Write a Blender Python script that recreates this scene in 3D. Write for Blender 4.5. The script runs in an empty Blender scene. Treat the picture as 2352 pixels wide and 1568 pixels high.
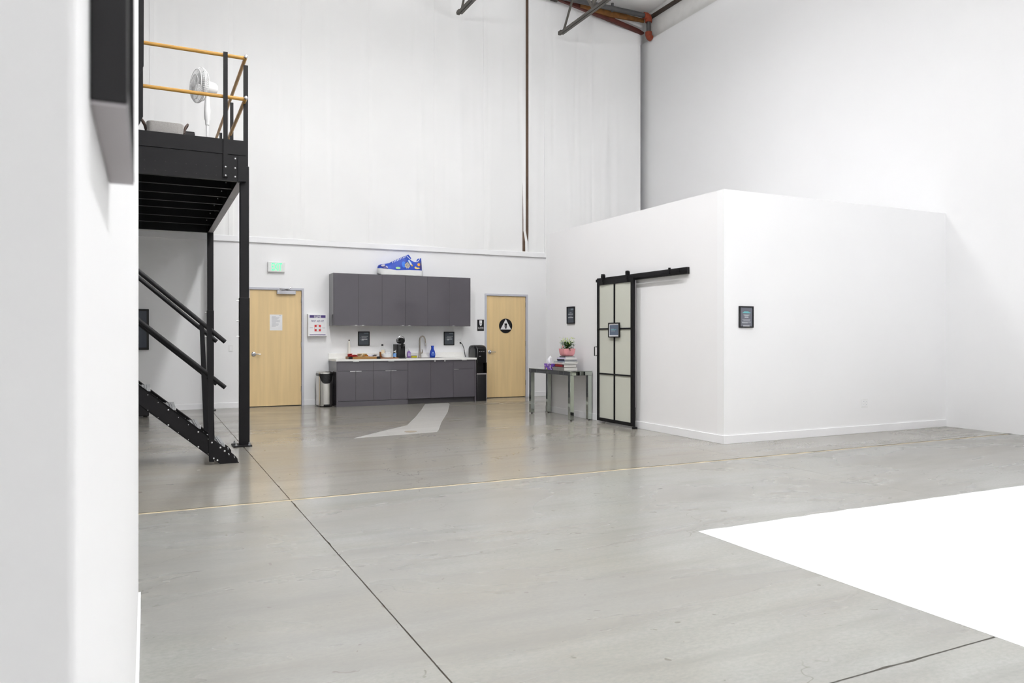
import bpy, bmesh, math, random
from mathutils import Vector, Matrix

random.seed(7)
scene = bpy.context.scene
COL = scene.collection
PI = math.pi

# ------------------------------------------------------------------ camera
F_PX, YAW, HOR, CAM_H = 1728.0, math.radians(25.9), 774.0, 1.272
cam_d = bpy.data.cameras.new('camera')
cam_d.sensor_fit = 'HORIZONTAL'
cam_d.sensor_width = 36.0
cam_d.lens = 36.0 * F_PX / 2352.0
cam_d.shift_y = -(1568 / 2 - HOR) / 2352.0
cam_d.clip_start = 0.02
cam_d.clip_end = 100
cam_d.dof.use_dof = True
cam_d.dof.focus_distance = 11.0
cam_d.dof.aperture_fstop = 8.0
cam = bpy.data.objects.new('camera', cam_d)
COL.objects.link(cam)
cam.location = (0, 0, CAM_H)
cam.rotation_euler = (PI / 2, 0, -YAW)
scene.camera = cam

# ------------------------------------------------------------------ light and exposure
world = bpy.data.worlds.new('world')
scene.world = world
world.use_nodes = True
world.node_tree.nodes['Background'].inputs[0].default_value = (0.9, 0.95, 1.0, 1)
world.node_tree.nodes['Background'].inputs[1].default_value = 0.25
scene.view_settings.view_transform = 'Standard'
scene.view_settings.look = 'None'
scene.view_settings.gamma = 1.0
scene.view_settings.exposure = 0.04
scene.view_settings.use_curve_mapping = False
scene.cycles.max_bounces = 7
scene.cycles.diffuse_bounces = 5
scene.cycles.glossy_bounces = 3
scene.cycles.use_light_tree = False
scene.cycles.caustics_reflective = False
scene.cycles.caustics_refractive = False

LAMP_Z = 7.05
LAMPS = [(6.3, 9.6, 0.42), (6.3, 6.0, 0.08), (6.3, 2.5, 0.16), (6.3, -1.5, 0.45),
         (2.4, 9.2, 1.00), (2.4, 5.6, 1.15), (2.4, 1.8, 1.05), (2.4, -2.0, 1.10)]
LAMP_DOWN, LAMP_SIDE, CEIL_FILL = 110.0, 76.0, 115.0
LAMP_COL = (0.985, 0.99, 1.0)
for lx, ly, k in LAMPS:                  # suspended high-bay lamps: beam down, side glow; upward lights added to brighten ceiling
    for kind, w in (('AREA', LAMP_DOWN), ('POINT', LAMP_SIDE), ('UP', CEIL_FILL)):
        ld = bpy.data.lights.new('high_bay_and_fill_light', 'POINT' if kind == 'POINT' else 'AREA')
        if kind != 'POINT':
            ld.shape = 'DISK'
            ld.size = 0.4
        else:
            ld.shadow_soft_size = 0.2
        ld.energy = w * k * (3.5 if kind == 'UP' and lx > 6 and ly > 9 else 1.0)  # added uplight, stronger at one lamp to brighten the far roof corner
        ld.color = LAMP_COL
        lo = bpy.data.objects.new('high_bay_and_fill_light', ld)
        COL.objects.link(lo)
        lo.location = (lx, ly, LAMP_Z + {'AREA': 0.0, 'POINT': 0.25, 'UP': 0.5}[kind])
        if kind == 'UP':
            lo.rotation_euler = (PI, 0, 0)


# ------------------------------------------------------------------ materials
def lin(c):
    out = []
    for v in c:
        v = v / 255.0
        out.append(v / 12.92 if v <= 0.04045 else ((v + 0.055) / 1.055) ** 2.4)
    return (out[0], out[1], out[2], 1.0)


def mat(name, rgb, rough=0.5, metal=0.0, noise=None, bump=None, spec=0.5, coat=0.0,
        emit=None, trans=0.0, ior=1.45, stretch=None, alpha=None):
    m = bpy.data.materials.new(name)
    m.use_nodes = True
    nt = m.node_tree
    b = nt.nodes['Principled BSDF']
    b.inputs['Base Color'].default_value = lin(rgb)
    b.inputs['Roughness'].default_value = rough
    b.inputs['Metallic'].default_value = metal
    b.inputs['Specular IOR Level'].default_value = spec
    b.inputs['IOR'].default_value = ior
    b.inputs['Coat Weight'].default_value = coat
    b.inputs['Coat Roughness'].default_value = 0.08
    b.inputs['Transmission Weight'].default_value = trans
    if emit:
        b.inputs['Emission Color'].default_value = lin(emit[0])
        b.inputs['Emission Strength'].default_value = emit[1]
    tc = nt.nodes.new('ShaderNodeTexCoord')
    mp = nt.nodes.new('ShaderNodeMapping')
    nt.links.new(tc.outputs['Object'], mp.inputs['Vector'])
    if stretch:
        mp.inputs['Scale'].default_value = stretch
    nz = nt.nodes.new('ShaderNodeTexNoise')
    nt.links.new(mp.outputs['Vector'], nz.inputs['Vector'])
    sc, amt = noise if noise else (6.0, 0.03)
    nz.inputs['Scale'].default_value = sc
    nz.inputs['Detail'].default_value = 2.0
    ramp = nt.nodes.new('ShaderNodeMapRange')
    ramp.inputs['From Min'].default_value = 0.3
    ramp.inputs['From Max'].default_value = 0.7
    ramp.inputs['To Min'].default_value = 1.0 - amt
    ramp.inputs['To Max'].default_value = 1.0 + amt
    nt.links.new(nz.outputs['Fac'], ramp.inputs['Value'])
    mul = nt.nodes.new('ShaderNodeVectorMath')
    mul.operation = 'SCALE'
    mul.inputs[0].default_value = lin(rgb)[:3]
    nt.links.new(ramp.outputs['Result'], mul.inputs['Scale'])
    nt.links.new(mul.outputs['Vector'], b.inputs['Base Color'])
    if bump:
        bn = nt.nodes.new('ShaderNodeTexNoise')
        nt.links.new(mp.outputs['Vector'], bn.inputs['Vector'])
        bn.inputs['Scale'].default_value = bump[0]
        bn.inputs['Detail'].default_value = 4.0
        bp = nt.nodes.new('ShaderNodeBump')
        bp.inputs['Strength'].default_value = bump[1]
        bp.inputs['Distance'].default_value = 0.005
        nt.links.new(bn.outputs['Fac'], bp.inputs['Height'])
        nt.links.new(bp.outputs['Normal'], b.inputs['Normal'])
    return m


def concrete_mat(name, base, dark, warm, rough0=0.2, rough1=0.38, specks=True):
    m = bpy.data.materials.new(name)
    m.use_nodes = True
    nt = m.node_tree
    N, Lk = nt.nodes, nt.links
    b = N['Principled BSDF']
    geo = N.new('ShaderNodeNewGeometry')

    def noise(scale, detail=6.0, stretch=(1, 1, 1), rot=0.0, rough=0.6, dist=0.0):
        mp = N.new('ShaderNodeMapping')
        mp.inputs['Scale'].default_value = stretch
        mp.inputs['Rotation'].default_value = (0, 0, rot)
        Lk.new(geo.outputs['Position'], mp.inputs['Vector'])
        n = N.new('ShaderNodeTexNoise')
        n.inputs['Scale'].default_value = scale
        n.inputs['Detail'].default_value = detail
        n.inputs['Roughness'].default_value = rough
        n.inputs['Distortion'].default_value = dist
        Lk.new(mp.outputs['Vector'], n.inputs['Vector'])
        return n.outputs['Fac']

    def rng(sock, a, c, lo=0.0, hi=1.0):
        r = N.new('ShaderNodeMapRange')
        r.inputs['From Min'].default_value = a
        r.inputs['From Max'].default_value = c
        r.inputs['To Min'].default_value = lo
        r.inputs['To Max'].default_value = hi
        Lk.new(sock, r.inputs['Value'])
        return r.outputs['Result']

    def mix(f, a, c):
        x = N.new('ShaderNodeMix')
        x.data_type = 'RGBA'
        if isinstance(f, float):
            x.inputs['Factor'].default_value = f
        else:
            Lk.new(f, x.inputs['Factor'])
        for i, v in (('A', a), ('B', c)):
            s = [q for q in x.inputs if q.name == i and q.type == 'RGBA'][0]
            if isinstance(v, tuple):
                s.default_value = v
            else:
                Lk.new(v, s)
        return [q for q in x.outputs if q.type == 'RGBA'][0]

    nbig = noise(0.55, 4, (0.6, 1.6, 1), 0.1, 0.62, 0.6)
    big = rng(nbig, 0.38, 0.66)
    c = mix(big, lin(base), lin(tuple((p + q) / 2 for p, q in zip(base, dark))))
    w = rng(noise(0.8, 3, (0.6, 1.3, 1), 0.7, 0.6, 0.4), 0.42, 0.74, 0.0, 0.5)
    c = mix(w, c, lin(warm))
    streak = rng(noise(2.2, 4, (0.35, 3.0, 1), 0.12, 0.6, 0.3), 0.50, 0.75, 0.0, 0.28)
    c = mix(streak, c, lin(tuple(v * 0.8 for v in dark)))
    fine = rng(noise(34, 2, (1, 1.8, 1), 0.3, 0.75), 0.35, 0.7, 0.0, 0.5)
    c = mix(fine, c, lin(tuple(v * 0.86 for v in base)))
    light = rng(nbig, 0.46, 0.22, 0.0, 0.4)
    c = mix(light, c, lin(tuple(min(255, v * 1.1) for v in base)))
    if specks:
        sp = rng(noise(11, 2, (1, 1, 1), 0.0, 0.5, 1.2), 0.715, 0.74, 0.0, 0.5)
        c = mix(sp, c, lin((96, 88, 78)))
        vo = N.new('ShaderNodeTexVoronoi')
        vo.feature = 'DISTANCE_TO_EDGE'
        vo.inputs['Scale'].default_value = 0.33
        nv = N.new('ShaderNodeTexNoise')
        nv.inputs['Scale'].default_value = 1.6
        nv.inputs['Detail'].default_value = 4
        nv.inputs['Roughness'].default_value = 0.65
        Lk.new(geo.outputs['Position'], nv.inputs['Vector'])
        vm = N.new('ShaderNodeVectorMath')
        vm.operation = 'MULTIPLY_ADD'
        Lk.new(nv.outputs['Color'], vm.inputs[0])
        vm.inputs[1].default_value = (0.9, 0.9, 0)
        Lk.new(geo.outputs['Position'], vm.inputs[2])
        Lk.new(vm.outputs['Vector'], vo.inputs['Vector'])
        cr = rng(vo.outputs['Distance'], 0.0, 0.0022, 1.0, 0.0)
        gate = rng(noise(0.5, 2), 0.46, 0.5, 0.0, 0.5)
        mm = N.new('ShaderNodeMath')
        mm.operation = 'MULTIPLY'
        Lk.new(cr, mm.inputs[0])
        Lk.new(gate, mm.inputs[1])
        c = mix(mm.outputs[0], c, lin((92, 84, 74)))
    Lk.new(c, b.inputs['Base Color'])
    Lk.new(rng(nbig, 0.35, 0.7, rough0, rough1), b.inputs['Roughness'])
    b.inputs['Specular IOR Level'].default_value = 0.5
    return m


WALL = mat('white_wall_paint', (243, 243, 244), 0.55, noise=(0.6, 0.012))
WALL_G = mat('pale_grey_wall_paint', (241, 240, 241), 0.55, noise=(0.6, 0.012))
TRIM = mat('white_semi_gloss_trim', (243, 243, 245), 0.35, noise=(3, 0.01))
LINER = mat('white_vinyl_liner', (240, 240, 240), 0.42, noise=(0.9, 0.015), bump=(9, 0.05))
TAPE = mat('white_seam_tape', (240, 240, 240), 0.35, noise=(4, 0.01))
CEIL = mat('white_roof_liner', (250, 249, 247), 0.5, noise=(0.8, 0.03))
CYC = mat('white_cyclorama_paint', (250, 250, 250), 0.5, noise=(1.2, 0.006))
CONC = concrete_mat('polished_concrete', (153, 153, 149), (130, 127, 121), (142, 135, 120))
CONC_B = concrete_mat('warm_polished_concrete', (150, 147, 140), (122, 117, 108), (143, 133, 113), 0.14, 0.28)
PATCH = concrete_mat('pale_concrete_patch', (184, 182, 178), (172, 169, 165), (178, 174, 167), 0.3, 0.42, False)
FILL = mat('joint_filler', (112, 96, 76), 0.8, noise=(9, 0.4))
FILL2 = mat('pale_joint_filler', (188, 174, 146), 0.7, noise=(7, 0.35), stretch=(1, 6, 1))
BLK = mat('black_powder_coat', (13, 12, 15), 0.5, spec=0.3, noise=(40, 0.08), bump=(300, 0.08))
BLK_D = mat('black_deck_steel', (18, 17, 19), 0.5, noise=(40, 0.08))
BLKGLOSS = mat('black_gloss_plastic', (10, 10, 12), 0.2, spec=0.4, noise=(20, 0.05))
BLKMAT = mat('black_satin_plastic', (19, 18, 20), 0.42, spec=0.4, noise=(30, 0.05))
FLOOR_LIT_GREY = mat('floor_lit_flange_grey', (150, 146, 150), 0.45, noise=(20, 0.05))  # grey stands for light bounced off the floor onto the black flange
ZINC = mat('zinc_bolt', (214, 214, 216), 0.3, 0.9, noise=(50, 0.05))
GALV = mat('galvanised_grating', (168, 170, 172), 0.45, 0.6, noise=(60, 0.12))
STEEL = mat('brushed_stainless', (200, 198, 194), 0.22, 1.0, noise=(120, 0.05), stretch=(1, 1, 0.05))
CHROME = mat('satin_chrome', (205, 205, 208), 0.18, 1.0, noise=(30, 0.03))
NICKEL = mat('brushed_nickel', (170, 162, 152), 0.28, 1.0, noise=(60, 0.05))
MIRROR = mat('mirror_glass', (205, 212, 204), 0.04, 1.0, noise=(8, 0.01))
MIRROR_E = mat('mirror_bevel_edge', (70, 72, 72), 0.12, 0.9, noise=(8, 0.03))
MAPLE = mat('maple_veneer', (229, 201, 151), 0.38, noise=(2.2, 0.05), stretch=(7, 7, 0.4), bump=None)
FRAME_G = mat('grey_door_frame_paint', (196, 197, 206), 0.4, noise=(8, 0.02))
CAB = mat('grey_gloss_lacquer', (88, 85, 91), 0.06, noise=(3, 0.02))
CAB_D = mat('dark_grey_toe_kick', (66, 64, 68), 0.4, noise=(6, 0.03))
QUARTZ = mat('white_quartz', (240, 239, 236), 0.22, noise=(30, 0.015))
FROST = mat('frosted_glass', (204, 205, 194), 0.28, noise=(1.2, 0.02))
RAILY = mat('mustard_handrail_paint', (188, 142, 68), 0.4, noise=(6, 0.14), stretch=(1, 1, 3))
WHITEP = mat('white_plastic', (236, 236, 236), 0.4, noise=(10, 0.015))
GREYFAB = mat('grey_woven_fabric', (158, 155, 152), 0.9, noise=(160, 0.16), bump=(220, 0.5))
LEATHER = mat('dark_brown_leather', (70, 54, 48), 0.6, noise=(40, 0.12))
RUST = mat('rust_red_primer', (80, 34, 26), 0.6, noise=(14, 0.25))
RUSTO = mat('rust_orange_fitting', (136, 58, 34), 0.6, noise=(18, 0.2))
RUSTB = mat('brown_rusty_steel', (112, 74, 34), 0.6, noise=(10, 0.3))
BROWNST = mat('brown_column_paint', (92, 72, 58), 0.5, noise=(8, 0.15))
STRUCT = mat('grey_joist_steel', (84, 80, 74), 0.5, noise=(12, 0.15))
PIPEG = mat('grey_pipe_steel', (76, 75, 76), 0.5, noise=(12, 0.12))
POSTER = mat('slate_poster_print', (70, 76, 84), 0.35, noise=(5, 0.06))
POSTERB = mat('blue_grey_poster_print', (92, 104, 124), 0.35, noise=(5, 0.05))
PRINTW = mat('white_print', (206, 210, 212), 0.5)
PRINTT = mat('teal_print', (110, 196, 200), 0.5)
PRINTD = mat('dark_ink_print', (50, 44, 70), 0.5)
PAPER = mat('white_paper', (238, 238, 240), 0.7)
PURPLE = mat('purple_print', (72, 54, 118), 0.5)
RED = mat('red_print', (208, 48, 50), 0.5)
PINK = mat('pink_glazed_ceramic', (226, 156, 160), 0.3, noise=(10, 0.04))
GREENL = mat('green_leaf', (62, 104, 40), 0.5, noise=(20, 0.3))
LIMEL = mat('yellow_green_leaf', (176, 190, 92), 0.5, noise=(20, 0.2))
PETALW = mat('white_petal', (240, 240, 230), 0.6)
PETALP = mat('pink_petal', (236, 150, 140), 0.6)
SOIL = mat('dark_soil', (56, 42, 34), 0.95, noise=(60, 0.3))
GLASSC = mat('clear_glass', (248, 250, 249), 0.03, trans=1.0, ior=1.15)
SYRUP = mat('amber_syrup', (146, 84, 40), 0.2)
CREAM = mat('cream_label', (232, 216, 188), 0.6, noise=(60, 0.12))
WOOD = mat('oiled_tray_wood', (150, 112, 62), 0.5, noise=(5, 0.2), stretch=(0.6, 8, 8))
WOODR = mat('reddish_board_wood', (146, 96, 60), 0.45, noise=(5, 0.18), stretch=(0.6, 8, 8))
BLUEB = mat('cobalt_blue_plastic', (22, 62, 176), 0.25, noise=(8, 0.04))
LILAC = mat('lilac_soap', (150, 112, 190), 0.25, trans=0.2)
YELLOWS = mat('yellow_sponge', (214, 206, 40), 0.9, noise=(60, 0.15), bump=(120, 0.5))
SCREEN = mat('dark_screen_glass', (58, 64, 74), 0.2, noise=(3, 0.03))
SHOEB = mat('royal_blue_leather', (36, 72, 178), 0.4, noise=(7, 0.08))
SHOEN = mat('navy_blue_leather', (52, 50, 122), 0.42, noise=(7, 0.06))
SHOEW = mat('white_rubber_sole', (228, 229, 228), 0.45, noise=(6, 0.015))
EXITG = mat('green_exit_glow', (90, 255, 160), 0.4, emit=((70, 255, 140), 1.1))


# ------------------------------------------------------------------ geometry helpers
WLOC = {}


def setup(o, parent):
    COL.objects.link(o)
    if parent is not None:
        o.parent = parent
    return o


class MB:
    def __init__(self, xf=None):
        self.v, self.f, self.s = [], [], []
        self.xf = xf

    def add(self, verts, faces, smooth=False):
        o = len(self.v)
        if self.xf:
            verts = [self.xf(Vector(p)) for p in verts]
        self.v += [Vector(p) for p in verts]
        for f in faces:
            self.f.append([i + o for i in f])
            self.s.append(smooth)
        return self

    def box(self, x0, x1, y0, y1, z0, z1):
        x0, x1 = min(x0, x1), max(x0, x1)
        y0, y1 = min(y0, y1), max(y0, y1)
        z0, z1 = min(z0, z1), max(z0, z1)
        v = [(x, y, z) for z in (z0, z1) for y in (y0, y1) for x in (x0, x1)]
        return self.add(v, [(0, 2, 3, 1), (4, 5, 7, 6), (0, 1, 5, 4), (2, 6, 7, 3), (0, 4, 6, 2), (1, 3, 7, 5)])

    def prism(self, pts, axis, a, b):
        """pts: 2D outline; axis 'x' -> (y,z), 'y' -> (x,z), 'z' -> (x,y)"""
        def P(p, t):
            return {'x': (t, p[0], p[1]), 'y': (p[0], t, p[1]), 'z': (p[0], p[1], t)}[axis]
        n = len(pts)
        v = [P(p, a) for p in pts] + [P(p, b) for p in pts]
        f = [tuple(range(n)), tuple(range(2 * n - 1, n - 1, -1))]
        f += [(i, i + n, (i + 1) % n + n, (i + 1) % n) for i in range(n)]
        return self.add(v, f)

    def tube(self, pts, r, n=10, caps=True):
        pts = [Vector(p) for p in pts]
        rs = r if isinstance(r, (list, tuple)) else [r] * len(pts)
        rings, ref = [], None
        for i, p in enumerate(pts):
            d = (pts[min(i + 1, len(pts) - 1)] - pts[max(i - 1, 0)]).normalized()
            if ref is None:
                ref = Vector((0, 0, 1)) if abs(d.z) < 0.9 else Vector((1, 0, 0))
            u = d.cross(ref).normalized()
            w = u.cross(d).normalized()
            ref = w
            rings.append([p + u * math.cos(2 * PI * k / n) * rs[i] + w * math.sin(2 * PI * k / n) * rs[i] for k in range(n)])
        v = [q for rg in rings for q in rg]
        f = []
        for i in range(len(pts) - 1):
            for k in range(n):
                f.append((i * n + k, i * n + (k + 1) % n, (i + 1) * n + (k + 1) % n, (i + 1) * n + k))
        self.add(v, f, True)
        if caps:
            self.add(rings[0], [tuple(range(n - 1, -1, -1))])
            self.add(rings[-1], [tuple(range(n))])
        return self

    def bar(self, p0, p1, w, h, up=(0, 0, 1)):
        """square bar between two points; w sideways, h along up"""
        p0, p1, up = Vector(p0), Vector(p1), Vector(up)
        d = (p1 - p0).normalized()
        u = d.cross(up).normalized()
        q = u.cross(d).normalized()
        v = []
        for p in (p0, p1):
            for a, b in ((-1, -1), (1, -1), (1, 1), (-1, 1)):
                v.append(p + u * a * w / 2 + q * b * h / 2)
        return self.add(v, [(3, 2, 1, 0), (4, 5, 6, 7), (0, 1, 5, 4), (1, 2, 6, 5), (2, 3, 7, 6), (3, 0, 4, 7)])

    def lathe(self, prof, c, n=24, axis='z', sx=1.0, sy=1.0):
        c = Vector(c)
        v, f = [], []
        for r, z in prof:
            for k in range(n):
                a = 2 * PI * k / n
                x, y = r * math.cos(a) * sx, r * math.sin(a) * sy
                v.append(c + {'z': Vector((x, y, z)), 'y': Vector((x, z, y)), 'x': Vector((z, x, y))}[axis])
        for i in range(len(prof) - 1):
            for k in range(n):
                f.append((i * n + k, i * n + (k + 1) % n, (i + 1) * n + (k + 1) % n, (i + 1) * n + k))
        self.add(v, f, True)
        m = len(prof) - 1
        if prof[0][0] > 1e-5:
            self.add(v[:n] if not self.xf else [c + Vector((0, 0, 0))] * 0 or v[:n], [tuple(range(n - 1, -1, -1))])
        if prof[m][0] > 1e-5:
            self.add(v[m * n:], [tuple(range(n))])
        return self

    def disc(self, c, r, axis='y', n=12, t=0.004):
        c = Vector(c)
        d = {'x': Vector((t, 0, 0)), 'y': Vector((0, t, 0)), 'z': Vector((0, 0, t))}[axis]
        return self.lathe([(r, -t / 2), (r, t / 2)], c, n, axis)

    def grid(self, P, nu, nv, smooth=True):
        v = [P(i / nu, j / nv) for j in range(nv + 1) for i in range(nu + 1)]
        w = nu + 1
        f = [(j * w + i, j * w + i + 1, (j + 1) * w + i + 1, (j + 1) * w + i) for j in range(nv) for i in range(nu)]
        return self.add(v, f, smooth)

    def build(self, name, m, parent=None, bevel=0.0, angle=35, seg=2, solid=0.0):
        me = bpy.data.meshes.new(name)
        off = WLOC.get(parent, Vector((0, 0, 0))) if parent is not None else Vector((0, 0, 0))
        me.from_pydata([tuple(p - off) for p in self.v], [], self.f)
        me.materials.append(m)
        for p, s in zip(me.polygons, self.s):
            p.use_smooth = s
        bm = bmesh.new()
        bm.from_mesh(me)
        bmesh.ops.remove_doubles(bm, verts=bm.verts, dist=1e-5)
        bmesh.ops.recalc_face_normals(bm, faces=bm.faces)
        bm.to_mesh(me)
        bm.free()
        if any(self.s):
            me.set_sharp_from_angle(angle=math.radians(angle))
        o = bpy.data.objects.new(name, me)
        setup(o, parent)
        WLOC[o] = off
        if solid:
            s = o.modifiers.new('solid', 'SOLIDIFY')
            s.thickness = solid
        if bevel:
            bv = o.modifiers.new('bevel', 'BEVEL')
            bv.width = bevel
            bv.segments = seg
            bv.limit_method = 'ANGLE'
            bv.angle_limit = math.radians(40)
        return o


def tag(o, label, cat, group=None):
    o['label'] = label
    o['category'] = cat
    if group:
        o['group'] = group
    return o


def thing(name, label, cat, loc, group=None):
    o = bpy.data.objects.new(name, None)
    o.empty_display_size = 0.1
    COL.objects.link(o)
    o.location = loc
    WLOC[o] = Vector(loc)
    return tag(o, label, cat, group)


def struct(o, label=None):
    o['kind'] = 'structure'
    if label:
        o['label'] = label
    return o


def B(*a, xf=None):
    return MB(xf).box(*a)


def text_into(mb, s, s0, s1, t0, t1, n, weight=0.0):
    """lay the string into local box s0..s1 x t0..t1 at depth n (local axes of mb.xf)"""
    cu = bpy.data.curves.new('txt', 'FONT')
    cu.body = s
    cu.size = 1.0
    cu.offset = weight
    ob = bpy.data.objects.new('txt', cu)
    COL.objects.link(ob)
    dg = bpy.context.evaluated_depsgraph_get()
    me = ob.evaluated_get(dg).to_mesh()
    vs = [v.co.copy() for v in me.vertices]
    fs = [tuple(p.vertices) for p in me.polygons]
    ob.evaluated_get(dg).to_mesh_clear()
    bpy.data.objects.remove(ob)
    bpy.data.curves.remove(cu)
    a0, a1 = min(v.x for v in vs), max(v.x for v in vs)
    b0, b1 = min(v.y for v in vs), max(v.y for v in vs)
    mb.add([(s0 + (v.x - a0) / (a1 - a0) * (s1 - s0), t0 + (v.y - b0) / (b1 - b0) * (t1 - t0), n) for v in vs], fs)


def plane_xf(o, s, t, n):
    o, s, t, n = Vector(o), Vector(s), Vector(t), Vector(n)
    return lambda p: o + s * p.x + t * p.y + n * p.z


def on_back(y):          # wall facing the camera: s=+X, t=+Z, out=-Y
    return plane_xf((0, y, 0), (1, 0, 0), (0, 0, 1), (0, -1, 0))


def on_left_face(x):     # surface facing -X: s=-Y (rightwards in view), t=+Z, out=-X
    return plane_xf((x, 0, 0), (0, -1, 0), (0, 0, 1), (-1, 0, 0))


def on_right_face(x):    # surface facing +X
    return plane_xf((x, 0, 0), (0, 1, 0), (0, 0, 1), (1, 0, 0))


# ------------------------------------------------------------------ main dimensions
YB, XR, XB, YF, YE, ZB = 14.32, 10.25, 6.18, 6.95, 11.38, 3.035
XL, YN, ZC = -5.0, -6.0, 8.75
D1 = (1.677, 2.591)
D2 = (6.367, 7.276)
DH = 2.134

# ------------------------------------------------------------------ floor
fl = struct(MB().box(XL, XR + 0.3, YN, YB + 0.3, -0.30, -0.012).build('floor', FILL), 'polished grey concrete warehouse floor')
xs = [XL, 1.010, 5.66, XR + 0.2]
ys = [YN, 1.977, 6.047, YB + 0.2]
gx = [0, 0.0035, 0.0012, 0]
gy = [0, 0.0045, 0.026, 0]
for i in range(3):
    for j in range(3):
        x0, x1 = xs[i] + gx[i], xs[i + 1] - gx[i + 1]
        y0, y1 = ys[j] + gy[j], ys[j + 1] - gy[j + 1]
        # slightly ragged saw-cut edges
        pts = []
        def edge(ax, ay, bx, by):
            n = max(2, int(math.hypot(bx - ax, by - ay) / 0.07))
            nx, ny = (by - ay), -(bx - ax)
            l = math.hypot(nx, ny)
            for k in range(n):
                t = k / n
                e = random.uniform(-0.0007, 0.0007) if 0 < k else 0
                if random.random() < 0.035 and k:
                    e = -0.0055
                pts.append((ax + (bx - ax) * t + nx / l * e, ay + (by - ay) * t + ny / l * e))
        edge(x0, y0, x1, y0); edge(x1, y0, x1, y1); edge(x1, y1, x0, y1); edge(x0, y1, x0, y0)
        MB().prism(pts, 'z', -0.012, 0.0).build('slab', CONC_B if j == 2 else CONC, fl)
fpts = [(XL + k * 0.11, ys[2] - 0.015 + random.uniform(-0.008, 0.006)) for k in range(139)]
fpts += [(x_, ys[2] + 0.015 + random.uniform(-0.006, 0.008)) for x_, _ in reversed(fpts)]
MB().prism(fpts, 'z', -0.012, -0.002).build('joint_filler', FILL2, fl)
MB().prism([(4.774, 13.62), (5.237, 13.62), (5.19, 13.4), (4.62, 12.02), (3.977, 10.607), (3.60, 9.72), (3.502, 9.516),
            (3.1, 9.46), (2.34, 9.378), (2.776, 9.829), (3.10, 10.15), (3.377, 10.424), (3.85, 11.45), (4.35, 12.6)],
           'z', -0.002, 0.0012).build('trench_patch', PATCH, fl)
MB().lathe([(0.085, 0), (0.085, 0.003), (0.0, 0.0035)], (3.195, 9.70, 0.001), 20).build('cleanout_cover', mat('tan_cover', (150, 138, 120), 0.5), fl)
# white painted cyclorama floor with a hand-cut edge
pts = []
for k in range(60):
    t = k / 60
    pts.append((3.248 + (XR - 3.248) * t, 3.895 + 0.012 * math.sin(9 * t) + random.uniform(-0.008, 0.008) * (k > 0)))
pts += [(XR, 3.9), (XR, YN), (3.215, YN)]
for k in range(30):
    t = k / 30
    pts.append((3.215 + 0.03 * t + random.uniform(-0.0025, 0.0025), YN + (3.88 - YN) * t))
cy = struct(MB().prism(pts, 'z', -0.002, 0.0022).build('floor_cyclorama', CYC), 'bright white painted studio floor')

# ------------------------------------------------------------------ walls
wb = MB()
holes = [D1, D2]
x = XL
for a, b in holes:
    wb.box(x, a - 0.045, YB, YB + 0.2, 0, 3.0)
    wb.box(a - 0.045, b + 0.045, YB, YB + 0.2, DH + 0.045, 3.0)
    x = b + 0.045
wb.box(x, XR + 0.3, YB, YB + 0.2, 0, 3.0)
struct(wb.build('wall_back', WALL), 'lower white drywall of the back wall')
wback = struct(MB().box(XL, XR + 0.3, YB + 0.05, YB + 0.25, 3.0, 9.6).build('wall_back_upper', WALL), 'upper back wall lined with white vinyl panels')
t1 = struct(MB().box(XL, XR, YB - 0.045, YB, 2.985, 3.085).build('trim_1', TRIM, None, bevel=0.004), 'white ledge trim along the back wall')

creases = random.Random(3)


def liner_panel(xa, xb, za, zb_, edge=None, amp=1.0, top=None):
    cs = []
    for k in range(int(3 + (xb - xa) * 4)):
        cs.append((creases.uniform(xa, xb), creases.uniform(-0.05, 0.05), creases.choice((-1, 1)) * creases.uniform(0.003, 0.011) * amp,
                   creases.uniform(0.015, 0.06), creases.uniform(3.0, 8.0), creases.uniform(0.8, 2.5)))

    def P(u, v):
        z = za + (zb_ - za) * v
        x0, x1 = xa, xb
        if edge:
            x0, x1 = edge(z)
        x = x0 + (x1 - x0) * u
        zz = z
        if top:
            zz = za + (top(x) - za) * v
        d = 0.0
        for cx, k, a, w, zc, zw in cs:
            q = (x - cx - k * (zz - 5)) / w
            d += a * math.exp(-q * q) * math.exp(-((zz - zc) / zw) ** 2)
        d += 0.018 * amp * math.sin(x * 2.3 + 0.7) * math.sin(zz * 0.55)
        d *= min(1, u / 0.06, (1 - u) / 0.06) if 0 < u < 1 else 0
        off = 0.17 * max(0.0, (x - 8.6) / 1.46) ** 1.2
        return (x, YB - 0.012 - 0.02 - d - off, zz)
    return MB().grid(P, max(6, int((xb - xa) / 0.035)), 26).build('liner_panel', LINER, wback)


def gap_l(z):
    k = max(0.0, min(1.0, (3.55 - z) / 0.25))
    return (6.32, 7.262 + 0.05 * k * k)


def gap_r(z):
    k = max(0.0, min(1.0, (3.5 - z) / 0.25))
    return (7.328 - 0.012 * k * k, 7.75)


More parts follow.
